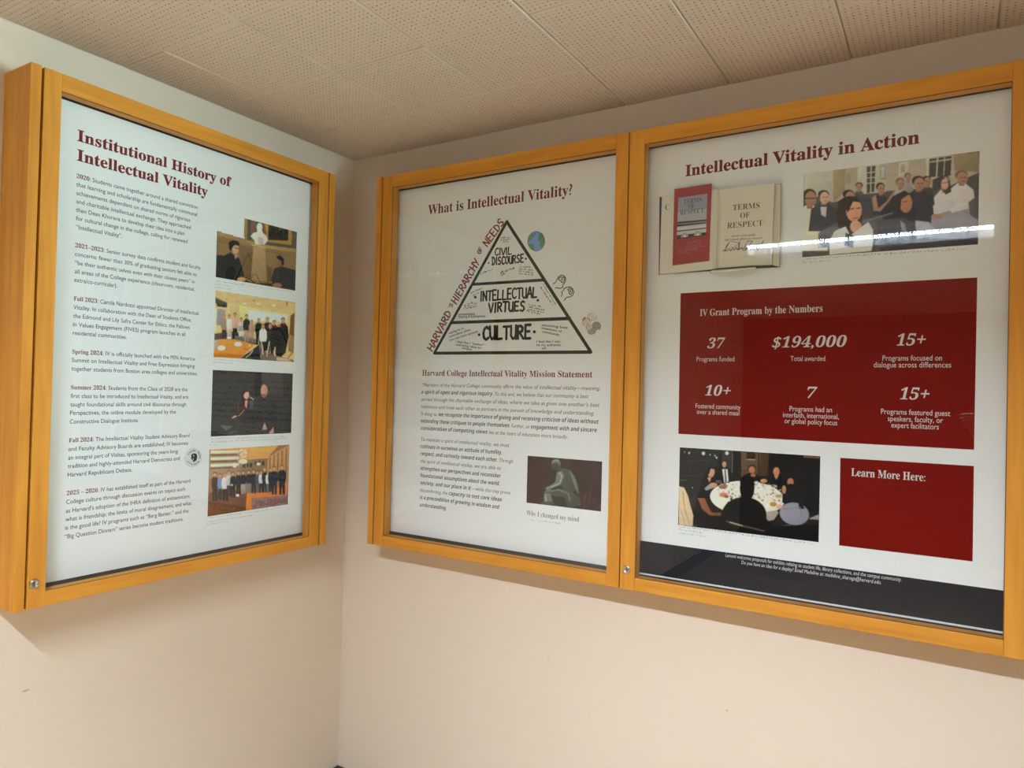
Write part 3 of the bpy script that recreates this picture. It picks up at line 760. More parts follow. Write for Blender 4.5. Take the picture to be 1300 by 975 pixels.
c.poly([(75,600),(300,560),(520,600),(500,800),(62,862)], (112,74,50)); c.poly([(510,600),(735,590),(965,480),(958,640),(560,655),(560,790),(496,798)], (210,118,36)); c.poly([(575,662),(962,622),(958,735),(568,790)], (134,102,94)); c.poly([(600,690),(950,650),(945,710),(600,765)], (118,86,80)); c.speck(120,585,665,950,760,3,8,[(160,128,118),(100,70,64),(178,148,130)],4); c.speck(60,80,690,480,820,4,10,[(146,100,70),(88,58,40)],5)
for (cx,t,h,w,cl,lg,hr) in ((150,365,330,80,(74,58,44),(60,52,46),(60,44,34)),(208,380,300,60,(120,140,180),(60,54,50),(70,50,40)),(268,370,320,90,(206,204,192),(40,38,40),(120,96,70)),(305,348,290,62,(188,186,176),(50,48,46),(50,40,32)),(352,362,290,70,(36,36,42),(38,36,38),(40,30,26)),(415,352,280,70,(38,38,44),(36,34,38),(46,36,30)),(468,352,260,66,(34,32,38),(150,146,140),(40,32,28)),(530,345,260,70,(44,42,48),(124,116,108),(36,30,28)),(585,338,270,74,(40,38,44),(40,38,42),(48,38,32)),(630,350,250,60,(70,72,90),(88,84,86),(40,32,28)),(672,348,250,64,(196,198,204),(40,38,42),(44,34,30)),(708,318,280,64,(40,40,44),(38,36,40),(150,130,106)),(752,350,255,66,(214,214,208),(96,96,96),(66,50,42)),(770,318,270,50,(46,44,48),(40,40,42),(60,48,40)),(818,300,320,86,(36,38,48),(34,34,40),(60,48,40)),(905,285,335,96,(32,32,40),(30,30,36),(28,24,24))):
    c.person(cx,t,h,w,cl,hr,(196,146,110),lg)
c.ell(405,628,20,14,(236,230,216)); c.ell(340,512,12,10,(220,200,180))
c.build('photo_print', pl, 'printed photo of a long row of people under chandeliers')

G1 = (0.16, 0.16, 0.165); hh = 0.0036
CAPS = ((((273.5,357.5),(372,371.5)),((273,361.5),(293,364.5)),((273,365),(294,368))), (((270.5,457),(312,460)),((270.5,461),(296,462))),
        (((267.5,558),(361,555)),((267.5,562),(364,557.5)),((266,566),(276,565.5))), (((262,659),(359,645)),((262,663.5),(321,655)),((261.5,667),(291,662.5))))
for j, cap in enumerate(CAPS):
    g = Print(LEFT)
    for k, (a, b) in enumerate(cap): scribble(g, a, b, hh, G1, 5*j+k)
    g.build('caption', pl)

# ---- stroke lettering for the hand-drawn pyramid
GLY = {
 'A': [[(0,0),(.42,1),(.5,1),(.9,0)],[(.18,.36),(.76,.36)]], 'C': [[(.82,.86),(.55,1),(.2,.85),(.05,.5),(.18,.14),(.5,0),(.84,.14)]],
 'D': [[(.1,0),(.1,1)],[(.02,.98),(.45,.95),(.82,.66),(.84,.36),(.5,.04),(.02,.02)]], 'E': [[(.1,0),(.1,1)],[(.08,1),(.8,1)],[(.1,.52),(.68,.52)],[(.08,0),(.82,0)]],
 'F': [[(.1,0),(.1,1)],[(.08,1),(.8,1)],[(.1,.52),(.66,.52)]], 'H': [[(.1,0),(.1,1)],[(.85,0),(.85,1)],[(.1,.5),(.85,.52)]], 'I': [[(.2,0),(.22,1)]],
 'L': [[(.12,1),(.1,0),(.8,.03)]], 'N': [[(.1,0),(.1,1),(.82,0),(.84,1)]], 'O': [[(.45,1),(.15,.85),(.05,.5),(.15,.15),(.45,0),(.76,.15),(.86,.5),(.76,.85),(.45,1)]],
 'R': [[(.1,0),(.1,1)],[(.04,.97),(.5,1),(.8,.84),(.7,.58),(.12,.48)],[(.36,.48),(.86,0)]], 'S': [[(.78,.88),(.5,1),(.16,.86),(.2,.6),(.66,.44),(.8,.2),(.5,0),(.08,.1)]],
 'T': [[(.0,1),(.92,1)],[(.46,1),(.45,0)]], 'U': [[(.08,1),(.1,.25),(.38,0),(.7,.12),(.8,.35)],[(.82,1),(.82,0)]], 'V': [[(.02,1),(.42,0),(.5,0),(.88,1)]],
 'Y': [[(.02,1),(.42,.5)],[(.9,1),(.3,0)]], "'": [[(.2,1),(.14,.74)]],
}
ADV = {'I': 0.46, "'": 0.36}
def hand(c, word, pL, pR, hpx, wid, colr, seed=0, gap=0.16):
    """word drawn with a felt pen from pL to pR, letters hpx tall in the crop's pixels"""
    r = random.Random(seed); p = c.p
    a, b = c.uv(pL), c.uv(pR); mm = abs(c.uv((pL[0], pL[1]+100))[1]-a[1])/100
    L = math.hypot(b[0]-a[0], b[1]-a[1]); du, dv = (b[0]-a[0])/L, (b[1]-a[1])/L
    tot = sum(ADV.get(ch, 0.92)+gap for ch in word)-gap; k = L/tot; h = hpx*mm; t = 0
    p.layer()
    for ch in word:
        jy, js, jr = r.uniform(-.04, .04), r.uniform(.95, 1.06), r.uniform(-.05, .05)
        for st in GLY[ch]:
            pts = []
            for x, y in st:
                X = (t+x+jr*y)*k; Y = (y*js+jy)*h
                pts.append((a[0]+X*du-Y*dv, a[1]+X*dv+Y*du))
            p.stroke_uv(pts, 1.28*wid*mm*r.uniform(.92, 1.08), colr)
        t += ADV.get(ch, 0.92)+gap

# ---- middle poster
capM = abs(BACK.at(543, 260, PW)[1]-BACK.at(543, 272, PW)[1])
g = Print(BACK); text(g, [(serif('What is Intellectual Vitality?'), CRIMSON)], (543.3, 272.2), (726.2, 247.6), capM/0.68, offset=0.004); g.build('headline', pm)
BLK = (0.022, 0.020, 0.017); REDPEN = (0.30, 0.035, 0.030)
g = Print(BACK); c = Crop(g, 530, 265, 4.875, (170, 166, 158))
mm = abs(c.uv((553, 170))[1]-c.uv((553, 70))[1])/100
ap, bl, br = (553, 80), (104, 894), (1073, 887)
g.stroke_uv([c.uv(q) for q in (bl, ap, br, bl)], 20*mm, BLK, lay=True)
g.stroke_uv([c.uv(q) for q in ((342, 468), (783, 441))], 18*mm, BLK, lay=True); g.stroke_uv([c.uv(q) for q in ((214, 705), (942, 679))], 20*mm, BLK, lay=True)
hand(c, 'CIVIL', (478, 288), (584, 280), 42, 6.5, BLK, 1, 0.02); hand(c, 'DISCOURSE', (462, 350), (657, 331), 46, 7, BLK, 2)
hand(c, 'INTELLECTUAL', (388, 571), (740, 549), 60, 8.5, BLK, 3, 0.10); hand(c, 'VIRTUES', (440, 640), (664, 631), 57, 9.5, BLK, 4)
hand(c, 'CULTURE', (405, 812), (702, 800), 76, 13, BLK, 5, 0.12)
for x, y, r in ((440, 336, 5), (671, 310, 6), (358, 547, 8), (745, 567, 8), (382, 780, 8), (724, 762, 9)): c.ell(x, y, r, r*1.1, (24, 22, 20))
hand(c, 'HARVARD', (92, 886), (212, 648), 46, 7, REDPEN, 6); hand(c, "'S", (206, 622), (222, 592), 26, 5, REDPEN, 7)
hand(c, 'HIERARCHY', (240, 592), (388, 330), 48, 7, REDPEN, 8); hand(c, 'OF', (388, 282), (404, 246), 28, 5, REDPEN, 9); hand(c, 'NEEDS', (432, 238), (540, 88), 48, 7, REDPEN, 10)
for t, a, b in (('saying hi to', (196, 776), (288, 744)), ('custodians when', (197, 798), (330, 753)), ('you see them around', (199, 820), (372, 765)),
                ('I feel like I “matter”', (238, 828), (412, 850)), ('and bring value to', (238, 846), (393, 868)), ('campus', (276, 866), (337, 878)),
                ('assuming best', (768, 725), (930, 744)), ('intentions of', (768, 744), (892, 766)), ('community', (772, 766), (878, 788)),
                ('I feel like I can', (738, 830), (882, 828)), ('be my authentic', (738, 850), (888, 850)), ('self', (768, 870), (798, 870)),
                ('acknowledging', (253, 660), (356, 657)), ('framing & assumptions', (255, 676), (421, 671))):
    (u0, v0), (u1, v1) = c.uv(a), c.uv(b); text_uv(g, [(t, BLK)], u0, u1, v0, v1, 21*mm, offset=0.014)
for k, (a, b) in enumerate((((515,187),(578,180)),((513,200),(580,192)),((528,210),(560,207)),((390,408),(470,378)),((520,396),(604,372)),((515,405),(560,392)),((518,416),(550,408)),
        ((632,362),(704,368)),((628,377),(712,386)),((626,391),(718,401)),((628,405),(718,418)),((330,526),(410,492)),((345,540),(385,522)),((288,606),(356,580)),((288,618),(366,592)),((290,628),(370,606)),
        ((772,466),(856,602)),((757,486),(836,604)),((684,598),(768,612)),((684,612),(786,633)),((680,626),(786,648)),((678,638),(766,660)))):
    (u0, v0), (u1, v1) = c.uv(a), c.uv(b); scribble_uv(g, u0, v0, u1, v1, 8.5*mm, BLK, k, 3.6*mm)
(u0, v0), (u1, v1) = c.uv((93, 919)), c.uv((178, 919)); scribble_uv(g, u0, v0, u1, v1, 4*mm, BODY, 55)
# globe, two heads, joined hands
c = Crop(g, 630, 270, 9.75, (168, 160, 150))
c.ell(496, 354, 108, 124, (52, 72, 52), n=28); c.ell(496, 354, 101, 117, (94, 108, 150), n=28)
c.poly([(535,240),(575,262),(597,330),(590,400),(558,440),(530,400),(545,360),(520,350),(515,310),(535,290)], (72,104,70)); c.poly([(400,320),(430,275),(480,245),(490,265),(460,310),(430,335),(400,360)], (72,104,70)); c.poly([(398,380),(465,390),(470,430),(480,468),(440,455),(408,420)], (72,104,70))
c = Crop(g, 650, 340, 8.125, (168, 162, 152))
for st in ([(425,165),(450,152),(462,125),(480,95),(508,76),(538,84),(556,112),(550,148),(526,175),(526,202),(488,214),(472,204),(448,208)], [(490,130),(480,112),(500,96),(520,100),(540,96),(544,125),(530,150),(510,150),(505,132),(490,130)], [(510,118),(520,112),(524,128)],
           [(510,297),(520,272),(514,250),(532,232),(540,214),(570,200),(606,198),(632,222),(640,250),(626,284),(596,302),(566,304),(540,336)], [(575,225),(596,212),(622,228),(624,258),(604,278),(588,262),(590,240),(575,225)], [(600,232),(608,245),(600,256)]):
    c.line(st, 9, (26, 24, 22))
for cx, cy, rx, ry, cl, rot in ((828,508,48,38,(190,162,148),20),(768,562,44,44,(178,152,140),-30),(872,598,46,42,(122,116,108),10),(826,652,46,36,(128,120,112),-15),(800,610,34,36,(172,150,140),40)):
    c.ell(cx, cy, rx, ry, (80, 70, 64), rot); c.ell(cx, cy, rx-4, ry-4, cl, rot)
    for k in range(4): c.line([(cx-rx*.5+k*rx*.32, cy-ry*.7), (cx-rx*.6+k*rx*.34, cy+ry*.5)], 3, (84, 74, 68))
c.poly([(845,462),(876,492),(856,508),(832,478)], (186,158,146)); c.poly([(724,536),(752,502),(768,520),(740,552)], (110,100,96)); c.poly([(895,610),(918,620),(908,642),(884,636)], (112,106,100)); c.ell(818, 578, 12, 11, (200, 194, 184))
g.build('pyramid_drawing', pm)

capH = abs(BACK.at(536, 470, PW)[1]-BACK.at(536, 477.1, PW)[1])
g = Print(BACK); text(g, [(serif('Harvard College Intellectual Vitality Mission Statement'), CRIMSON)], (536, 477.3), (752, 478.8), capH/0.68, offset=0.004); g.build('subheading', pm)
G2 = (0.085, 0.085, 0.088); R_ = lambda t: (t, G2); X_ = lambda t: (sansbold(t), (0.035, 0.035, 0.037))
emM = abs(BACK.at(535, 490, PW)[1]-BACK.at(535, 499.2, PW)[1])*0.70
g = Print(BACK)
lines(g, 525, 460, 5.2, [([R_('“Members of the Harvard College community affirm the value of intellectual vitality—meaning,')], (55, 160), (1232, 184)),
 ([X_('a spirit of open and rigorous inquiry.'), R_(' To this end, we believe that our community is best')], (52, 208), (1155, 235)),
 ([R_('served through the charitable exchange of ideas, where we take as given one another’s best')], (52, 256), (1228, 293)),
 ([R_('intentions and treat each other as partners in the pursuit of knowledge and understanding.')], (50, 303), (1192, 348)),
 ([R_('In doing so, '), X_('we recognize the importance of giving and receiving criticism of ideas without')], (50, 352), (1222, 403)),
 ([X_('extending these critiques to people themselves.'), R_(' Further, an '), X_('engagement with and sincere')], (48, 400), (1210, 458)),
 ([X_('consideration of competing views'), R_(' lies at the heart of education more broadly.')], (48, 447), (1018, 502))], emM, shear=0.2)
g.build('paragraph', pm)
g = Print(BACK)
lines(g, 525, 550, 8.667, [([R_('To maintain a spirit of intellectual vitality, we must')], (80, 85), (1055, 150)), ([X_('cultivate in ourselves an attitude of humility,')], (78, 165), (970, 230)),
 ([X_('respect, and curiosity toward each other.'), R_(' Through')], (78, 247), (1093, 322)), ([R_('the spirit of intellectual vitality, we are able to')], (76, 328), (960, 398)),
 ([X_('strengthen our perspectives and reconsider')], (75, 408), (960, 484)), ([X_('foundational assumptions about the world,')], (75, 487), (945, 568)),
 ([X_('society, and our place in it'), R_(' – while this may prove')], (75, 568), (1065, 668)), ([R_('discomforting, the '), X_('capacity to test core ideas')], (72, 650), (972, 743)),
 ([X_('is a precondition of growing in wisdom and')], (70, 728), (945, 826)), ([X_('understanding.')], (68, 808), (360, 840))], emM, shear=0.2)
g.build('paragraph', pm)
# printed picture of a seated statue (a plain one of its own)
c = Photo(BACK, 660, 565, 8.478, ((80,112),(882,180),(876,718),(75,618)), (206, 204, 198))
c.poly([(80,112),(882,180),(876,718),(75,618)], (56,37,29)); c.poly([(560,152),(882,180),(876,718),(600,683)], (50,32,27))
D1, D2, D3, D4 = (40,41,33), (66,68,56), (104,107,94), (150,153,140)
c.poly([(330,420),(350,300),(430,240),(540,260),(610,350),(640,470),(660,600),(690,694),(230,640),(240,590),(300,560)], D1)
c.poly([(440,250),(530,262),(590,340),(620,450),(560,520),(470,500),(440,400)], D2); c.poly([(530,262),(590,340),(625,450),(640,540),(600,480),(560,360)], D3)
c.ell(388,212,52,58,D2); c.poly([(338,200),(360,160),(410,152),(440,190),(430,230),(400,190),(360,196)], D3); c.line([(350,176),(385,160),(418,168)], 9, D4); c.poly([(395,255),(440,235),(460,270),(420,290)], D2)
c.poly([(400,290),(450,280),(480,330),(440,430),(330,470),(300,455),(380,400)], D3); c.line([(420,300),(455,330),(430,410),(320,460)], 12, D4); c.ell(306,470,30,24,D3); c.line([(288,468),(315,452)], 8, D4)
c.poly([(260,500),(420,470),(560,510),(640,560),(660,650),(520,670),(480,560),(330,540),(260,560)], D2); c.line([(275,500),(420,482),(520,520),(540,600)], 14, D3)
c.poly([(260,520),(330,520),(350,600),(340,652),(260,640)], D3); c.line([(275,540),(285,630)], 12, D4); c.poly([(225,612),(350,606),(400,660),(228,640)], D2)
for x0, y0, x1, y1 in ((690,660,712,520),(745,640,770,455),(790,620,805,560),(850,690,868,640),(700,600,696,520),(760,560,742,640)): c.line([(x0,y0),((x0+x1)/2-5,(y0+y1)/2),(x1,y1)], 4, (116,62,48))
c.build('picture_print', pm, 'printed picture of a seated bronze statue on dark brown')
g = Print(BACK); capW = abs(BACK.at(669, 645, PW)[1]-BACK.at(669, 650.5, PW)[1])
text(g, [(serif('Why I changed my mind'), (0.06, 0.06, 0.06))], (668.5, 654.4), (735, 662), capW/0.62, offset=-0.012)
scribble(g, (671, 660.5), (690.5, 663), 0.0030, (0.25, 0.25, 0.25), 3); scribble(g, (692, 662.8), (713, 666), 0.0034, (0.12, 0.12, 0.12), 4)
g.build('caption', pm)

# ---- right poster
def quad(g, c4, colr): g.poly_uv([g.wall.at(x, y, g.w) for x, y in c4], colr)
capT = abs(BACK.at(871, 210, PW)[1]-BACK.at(871, 224, PW)[1])
g = Print(BACK); text(g, [(serif('Intellectual Vitality in Action'), CRIMSON)], (870, 223.5), (1167.2, 182.2), capT/0.685, offset=0.014); g.build('headline', pr_)
g = Print(BACK); quad(g, ((864, 372.3), (1240.8, 352.2), (1236.6, 571), (861.2, 550.8)), RED)
def line(t, a, b, em, sh=0, off=0, f=None): text(g, [((f or (lambda s: s))(t), OFFWHITE)], a, b, em, sh, off)
g.layer()
k1 = abs(BACK.at(890, 390, PW)[1]-BACK.at(890, 401, PW)[1]); line('IV Grant Program by the Numbers', (888.5, 401.6), (1044.3, 395.2), k1*0.78/0.685, f=serif)
k2 = abs(BACK.at(900, 429, PW)[1]-BACK.at(900, 442, PW)[1])/0.70
k3 = abs(BACK.at(900, 452, PW)[1]-BACK.at(900, 458.6, PW)[1])/0.73
line('37', (898, 442.2), (920.5, 441.8), k2, 0.22, f=serif); line('$194,000', (980, 441), (1074.8, 440.2), k2, 0.22, f=serif); line('15+', (1138.5, 439.3), (1175.4, 437.6), k2*1.0, 0.22, f=serif)
line('10+', (895, 502.4), (928, 502.2), k2, 0.22, f=serif); line('7', (1024.8, 505.2), (1037.5, 505.4), k2, 0.22, f=serif); line('15+', (1142.5, 507.8), (1180, 506.6), k2*1.0, 0.22, f=serif)
for t, a, b in (('Programs funded', (884.3, 458.8), (932.3, 458.6)), ('Total awarded', (1003.4, 458.2), (1047.7, 458.2)), ('Programs focused on', (1120.3, 457.9), (1195.9, 457.6)), ('dialogue across differences', (1109.1, 466.3), (1207.5, 466.5)),
                ('Fostered community', (883, 518.2), (940, 519.8)), ('over a shared meal', (884.6, 525.6), (938.5, 527.3)), ('Programs had an', (1002.3, 521.6), (1056.2, 523.6)), ('interfaith, international,', (994, 529.6), (1064.8, 532)), ('or global policy focus', (996, 537.3), (1062.8, 539.8)),
                ('Programs featured guest', (1118.4, 525.5), (1206.3, 528.2)), ('speakers, faculty, or', (1127, 534.6), (1197, 536.8)), ('expert facilitators', (1131.5, 543), (1191.9, 545))):
    line(t, a, b, k3*0.95)
g.build('red_number_panel', pr_, 'large red panel of programme figures')
g = Print(BACK); quad(g, ((1066.8, 581.2), (1236.4, 591.6), (1234.8, 712.8), (1065.2, 692.4)), RED); g.layer()
k4 = abs(BACK.at(1081, 594, PW)[1]-BACK.at(1081, 604, PW)[1]); line('Learn More Here:', (1080.6, 604.2), (1174.6, 610.8), k4*0.98/0.685, f=serif)
g.build('red_link_panel', pr_, 'small red panel reading Learn More Here')
g = Print(BACK)
(ua, va), (ub, vb) = BACK.at(811.2, 685.2, PW), BACK.at(1274.8, 750.8, PW); (_, vc), (_, vd) = BACK.at(811, 726, PW), BACK.at(1274.8, 802.6, PW)
vt, vq = (va+vb)/2, (vc+vd)/2; g.poly_uv([(0.934*U, vt), (1.6345*U, vt), (1.6345*U, vq), (0.934*U, vq)], NAVY); g.layer()
k5 = abs(BACK.at(921, 700, PW)[1]-BACK.at(921, 704.6, PW)[1])/0.73
text(g, [('Lamont welcomes proposals for exhibits relating to student life, library collections, and the campus community.', OFFWHITE)], (921, 706.6), (1144.4, 738.4), k5, 0.18)
text(g, [('Do you have an idea for a display? Email Madeline at: madeline_sharoga@harvard.edu.', OFFWHITE)], (941, 716), (1118.8, 741.6), k5, 0.18)
g.build('dark_footer_band', pr_)

c = Photo(BACK, 1010, 180, 5.2, ((57,212),(1213,62),(1206,678),(42,762)), (152, 144, 135), cells=220)
c.poly([(57,212),(1213,62),(1206,678),(42,762)], (60,54,50)); c.poly([(57,212),(1213,62),(1212,200),(1000,300),(500,330),(250,400),(55,330)], (128,114,96)); c.poly([(57,212),(250,188),(245,400),(55,330)], (140,130,116)); c.poly([(250,188),(330,176),(325,330),(250,400)], (116,98,72)); c.poly([(1040,84),(1213,62),(1210,200),(1050,190)], (104,88,64))
c.poly([(322,215),(362,210),(362,272),(322,276)], (112,104,90)); c.poly([(410,168),(600,142),(600,330),(410,350)], (138,128,112)); c.poly([(470,165),(528,158),(520,330),(470,340)], (56,48,42)); c.line([(500,160),(495,335)], 7, (140,130,114))
for y in (205, 240, 275): c.line([(470,y),(526,y-6)], 6, (140,130,114))
c.poly([(558,155),(598,150),(596,250),(556,252)], (112,104,94)); c.poly([(566,168),(590,165),(588,235),(564,238)], (136,128,116)); c.poly([(682,140),(745,130),(742,220),(680,230)], (144,134,116)); c.poly([(694,150),(722,146),(720,200),(692,205)], (118,110,98))
c.poly([(862,110),(1040,86),(1030,230),(862,250)], (140,130,112)); c.poly([(882,112),(1032,92),(1024,225),(880,235)], (54,44,38)); c.line([(938,104),(930,235)], 8, (142,132,114)); c.line([(882,135),(1032,114)], 7, (142,132,114)); c.line([(985,98),(978,228)], 5, (142,132,114))
H3, S3 = (34,27,24), (122,88,68)
def sitter(cx, cy, rx, ry, cloth, hair=H3, skin=S3, wd=3.0, ht=4.6, look=0.25):
    c.poly([(cx-rx*wd*.5,cy+ry*1.9),(cx-rx*.6,cy+ry*.9),(cx+rx*.6,cy+ry*.9),(cx+rx*wd*.5,cy+ry*1.9),(cx+rx*wd*.6,cy+ry*ht),(cx-rx*wd*.6,cy+ry*ht)], cloth)
    c.poly([(cx-rx*.35, cy+ry*.6), (cx+rx*.4, cy+ry*.6), (cx+rx*.45, cy+ry*1.25), (cx-rx*.4, cy+ry*1.25)], tuple(int(k*.8) for k in skin)); c.ell(cx, cy-ry*.36, rx*1.0, ry*0.76, hair); c.ell(cx+rx*look*.7, cy+ry*.12, rx*.82, ry*.94, skin)
    c.line([(cx+rx*(look-.4), cy+ry*.02), (cx+rx*(look-.12), cy+ry*.02)], rx*.14, (50,34,28)); c.line([(cx+rx*(look+.16), cy+ry*.02), (cx+rx*(look+.44), cy+ry*.02)], rx*.14, (50,34,28)); c.line([(cx+rx*(look-.2), cy+ry*.58), (cx+rx*(look+.25), cy+ry*.58)], rx*.13, (110,58,50))
sitter(420,298,26,28,(60,56,54),look=-0.1); sitter(740,235,22,28,(112,100,96),(70,52,44)); sitter(690,275,30,34,(120,112,108),(84,58,44))
sitter(560,310,30,38,(34,34,42),wd=3.4); c.poly([(505,370),(530,350),(545,440),(600,395),(650,325),(655,345),(560,460),(515,455)], S3)
sitter(1095,235,44,44,(152,140,132),(92,62,48),S3,3.6,5.0); sitter(980,275,40,50,(150,140,134),(56,44,42),(150,112,92),3.4,5.2); c.poly([(905,250),(960,225),(1020,260),(1030,330),(990,350),(960,300),(930,330),(900,320)], (50,40,40)); c.ell(985,280,24,36,(150,112,92)); c.line([(962,272),(1008,268)], 5, (60,44,40))
sitter(865,262,30,34,(44,40,44)); sitter(810,275,44,46,(32,30,36),wd=4.2,ht=6.4)
c.poly([(900,490),(1000,460),(1205,420),(1205,640),(880,640)], (104,96,98)); c.poly([(1020,440),(1140,400),(1150,440),(1030,470)], (150,142,136)); c.ell(935,492,40,16,S3); c.poly([(1140,400),(1208,350),(1205,520),(1150,480)], (66,58,60))
sitter(92,372,46,56,(168,150,122),(44,36,30),S3,4.4,6.2); c.line([(62,375),(128,372)], 8, (46,34,30)); sitter(185,365,38,42,(40,40,44),H3,(156,116,94),4.4,5.4); c.poly([(165,430),(205,430),(200,500),(170,480)], (142,136,134))
sitter(350,360,40,40,(90,100,112),look=0.4); c.poly([(390,340),(500,380),(510,520),(420,540),(400,420)], (48,46,50))
c.poly([(640,360),(720,320),(780,360),(800,560),(740,640),(560,640),(580,480)], (30,26,26)); c.ell(728,405,42,64,(132,86,64)); c.poly([(660,400),(700,335),(760,340),(700,380),(690,470),(660,480)], (30,26,26)); c.line([(712,398),(735,394)], 6, (44,30,26)); c.line([(735,456),(755,452)], 6, (110,56,50))
c.poly([(540,520),(700,500),(800,540),(860,650),(520,690)], (44,42,48)); c.poly([(690,520),(720,540),(740,620),(700,580)], (96,90,100)); c.poly([(790,520),(880,530),(960,620),(800,640)], (120,112,122))
c.poly([(150,600),(300,520),(520,500),(560,680),(150,700)], (62,58,60)); c.line([(440,530),(640,470)], 9, (84,78,76))
c.poly([(270,470),(285,390),(330,360),(400,362),(438,410),(440,520),(400,620),(330,620),(280,560)], (36,26,24)); c.ell(385,450,52,78,(156,104,80)); c.poly([(330,440),(345,380),(400,365),(430,400),(380,395),(345,470)], (36,26,24)); c.line([(358,446),(385,440)], 8, (44,30,26)); c.line([(402,440),(424,436)], 8, (44,30,26)); c.line([(380,505),(412,500)], 8, (120,60,52)); c.ell(398,560,38,40,(160,110,86))
c.poly([(225,650),(260,590),(330,560),(360,620),(440,560),(480,530),(510,580),(512,660),(500,720),(225,745)], (172,160,138)); c.poly([(330,600),(390,620),(380,700),(320,690)], (44,34,36)); c.poly([(545,700),(1206,630),(1206,678),(560,724)], (40,36,38))
c.build('photo_print', pr_, 'printed photo of a seated audience')

c = Photo(BACK, 850, 560, 6.5, ((78,50),(1243,125),(1232,835),(78,693)), (211, 209, 209), cells=220)
c.poly([(78,50),(1243,125),(1232,835),(78,693)], (30,27,26)); c.poly([(78,50),(420,72),(400,200),(300,240),(200,560),(78,400)], (44,42,42)); c.poly([(590,84),(750,95),(735,320),(590,300)], (92,74,56)); c.poly([(635,90),(710,95),(705,152),(635,148)], (56,42,32)); c.line([(635,150),(706,154)], 6, (176,150,110)); c.poly([(750,95),(820,100),(812,290),(735,290)], (72,52,38)); c.poly([(430,72),(520,80),(515,300),(430,200)], (52,48,46)); c.line([(519,80),(517,260)], 5, (110,104,98)); c.line([(90,165),(330,160)], 4, (62,60,58)); c.line([(110,290),(250,285)], 4, (66,64,60)); c.line([(80,322),(140,322)], 7, (90,86,78)); c.line([(735,100),(735,310)], 8, (36,28,22)); c.line([(590,245),(830,250)], 6, (66,50,38))
for x, y, r in ((280,102,13),(474,100,14),(162,98,7),(335,112,5),(388,136,7),(375,120,5),(190,385,4),(125,90,4)): c.ell(x, y, r, r*1.1, (200,196,188))
c.poly([(1105,120),(1243,128),(1240,142),(1110,134)], (120,80,56))
c.poly([(78,372),(120,385),(150,450),(180,560),(222,705),(78,693)], (206,178,142)); c.line([(110,420),(125,560),(165,690)], 8, (170,140,106)); c.line([(90,560),(130,695)], 7, (176,146,112))
c.ell(642, 472, 308, 142, (220,208,192), 4, 36); c.poly([(700,600),(880,570),(900,590),(860,650),(800,660)], (156,142,130))
c.speck(70,400,350,590,470,5,14,[(190,176,160),(236,226,212),(160,130,110),(120,100,84)],3); c.speck(80,690,350,930,560,5,14,[(190,176,160),(236,226,212),(160,140,112),(130,104,84)],6)
c.ell(445,445,46,26,(204,190,176)); c.ell(445,442,32,18,(196,110,80)); c.ell(470,458,20,12,(120,90,50)); c.ell(440,378,36,18,(150,90,72)); c.ell(900,455,40,22,(200,190,172)); c.ell(900,452,28,14,(160,140,90)); c.ell(868,532,50,32,(214,202,186)); c.ell(855,520,30,20,(170,124,60)); c.ell(905,540,24,20,(214,150,136)); c.ell(720,345,16,14,(196,192,186)); c.ell(510,478,12,12,(70,64,60))
c.person(452,160,320,110,(22,21,24),(40,30,26),(190,144,118)); c.poly([(435,232),(478,232),(488,335),(452,345)], (206,202,198)); c.poly([(454,236),(464,236),(470,340),(458,342)], (26,24,26))
c.poly([(250,560),(270,420),(300,290),(370,300),(390,340),(330,400),(300,440),(330,560)], (26,24,28)); c.ell(342,256,30,42,(192,146,118)); c.poly([(308,250),(315,215),(350,208),(372,232),(340,228),(328,270),(312,290)], (28,24,24)); c.poly([(312,300),(330,340),(345,300)], (190,146,118)); c.poly([(290,390),(330,355),(390,360),(380,380),(300,408)], (150,146,150)); c.ell(362,362,32,18,(196,140,108)); c.ell(405,335,26,14,(90,84,84))
c.poly([(190,700),(200,560),(235,440),(300,420),(330,470),(340,560),(420,600),(430,690),(330,720)], (24,21,23)); c.poly([(232,470),(290,470),(320,540),(350,590),(425,590),(420,615),(330,612),(270,560)], (126,78,52))
c.ell(680,222,34,30,(56,40,32)); c.ell(680,238,25,30,(172,108,80)); c.poly([(610,280),(660,260),(720,270),(750,330),(620,330)], (30,26,30)); c.ell(690,282,20,14,(160,100,76))
c.ell(886,240,34,38,(30,24,22)); c.ell(882,252,26,36,(178,118,82)); c.poly([(830,300),(880,282),(960,310),(960,390),(830,350)], (22,22,28)); c.poly([(865,285),(900,285),(880,318)], (178,118,82)); c.ell(778,328,28,16,(186,130,92))
c.ell(1035,310,52,44,(30,26,26)); c.ell(998,338,26,32,(170,110,82)); c.poly([(930,390),(990,350),(1090,370),(1130,480),(1090,520),(930,510)], (24,23,26)); c.ell(945,400,16,34,(176,120,90))
c.poly([(960,440),(1000,370),(1100,380),(1180,400),(1230,480),(1232,640),(1150,640),(960,540)], (28,26,28)); c.ell(1030, 600, 122, 92, (132,128,140), 10, 24); c.poly([(1060,500),(1095,510),(1115,560),(1070,560)], (34,30,32)); c.line([(940,560),(1080,545)], 5, (106,102,114)); c.line([(1080,545),(1090,630)], 5, (106,102,114)); c.poly([(900,700),(1000,690),(1020,770),(930,790)], (88,84,92)); c.poly([(1150,640),(1232,605),(1232,650)], (150,138,128))
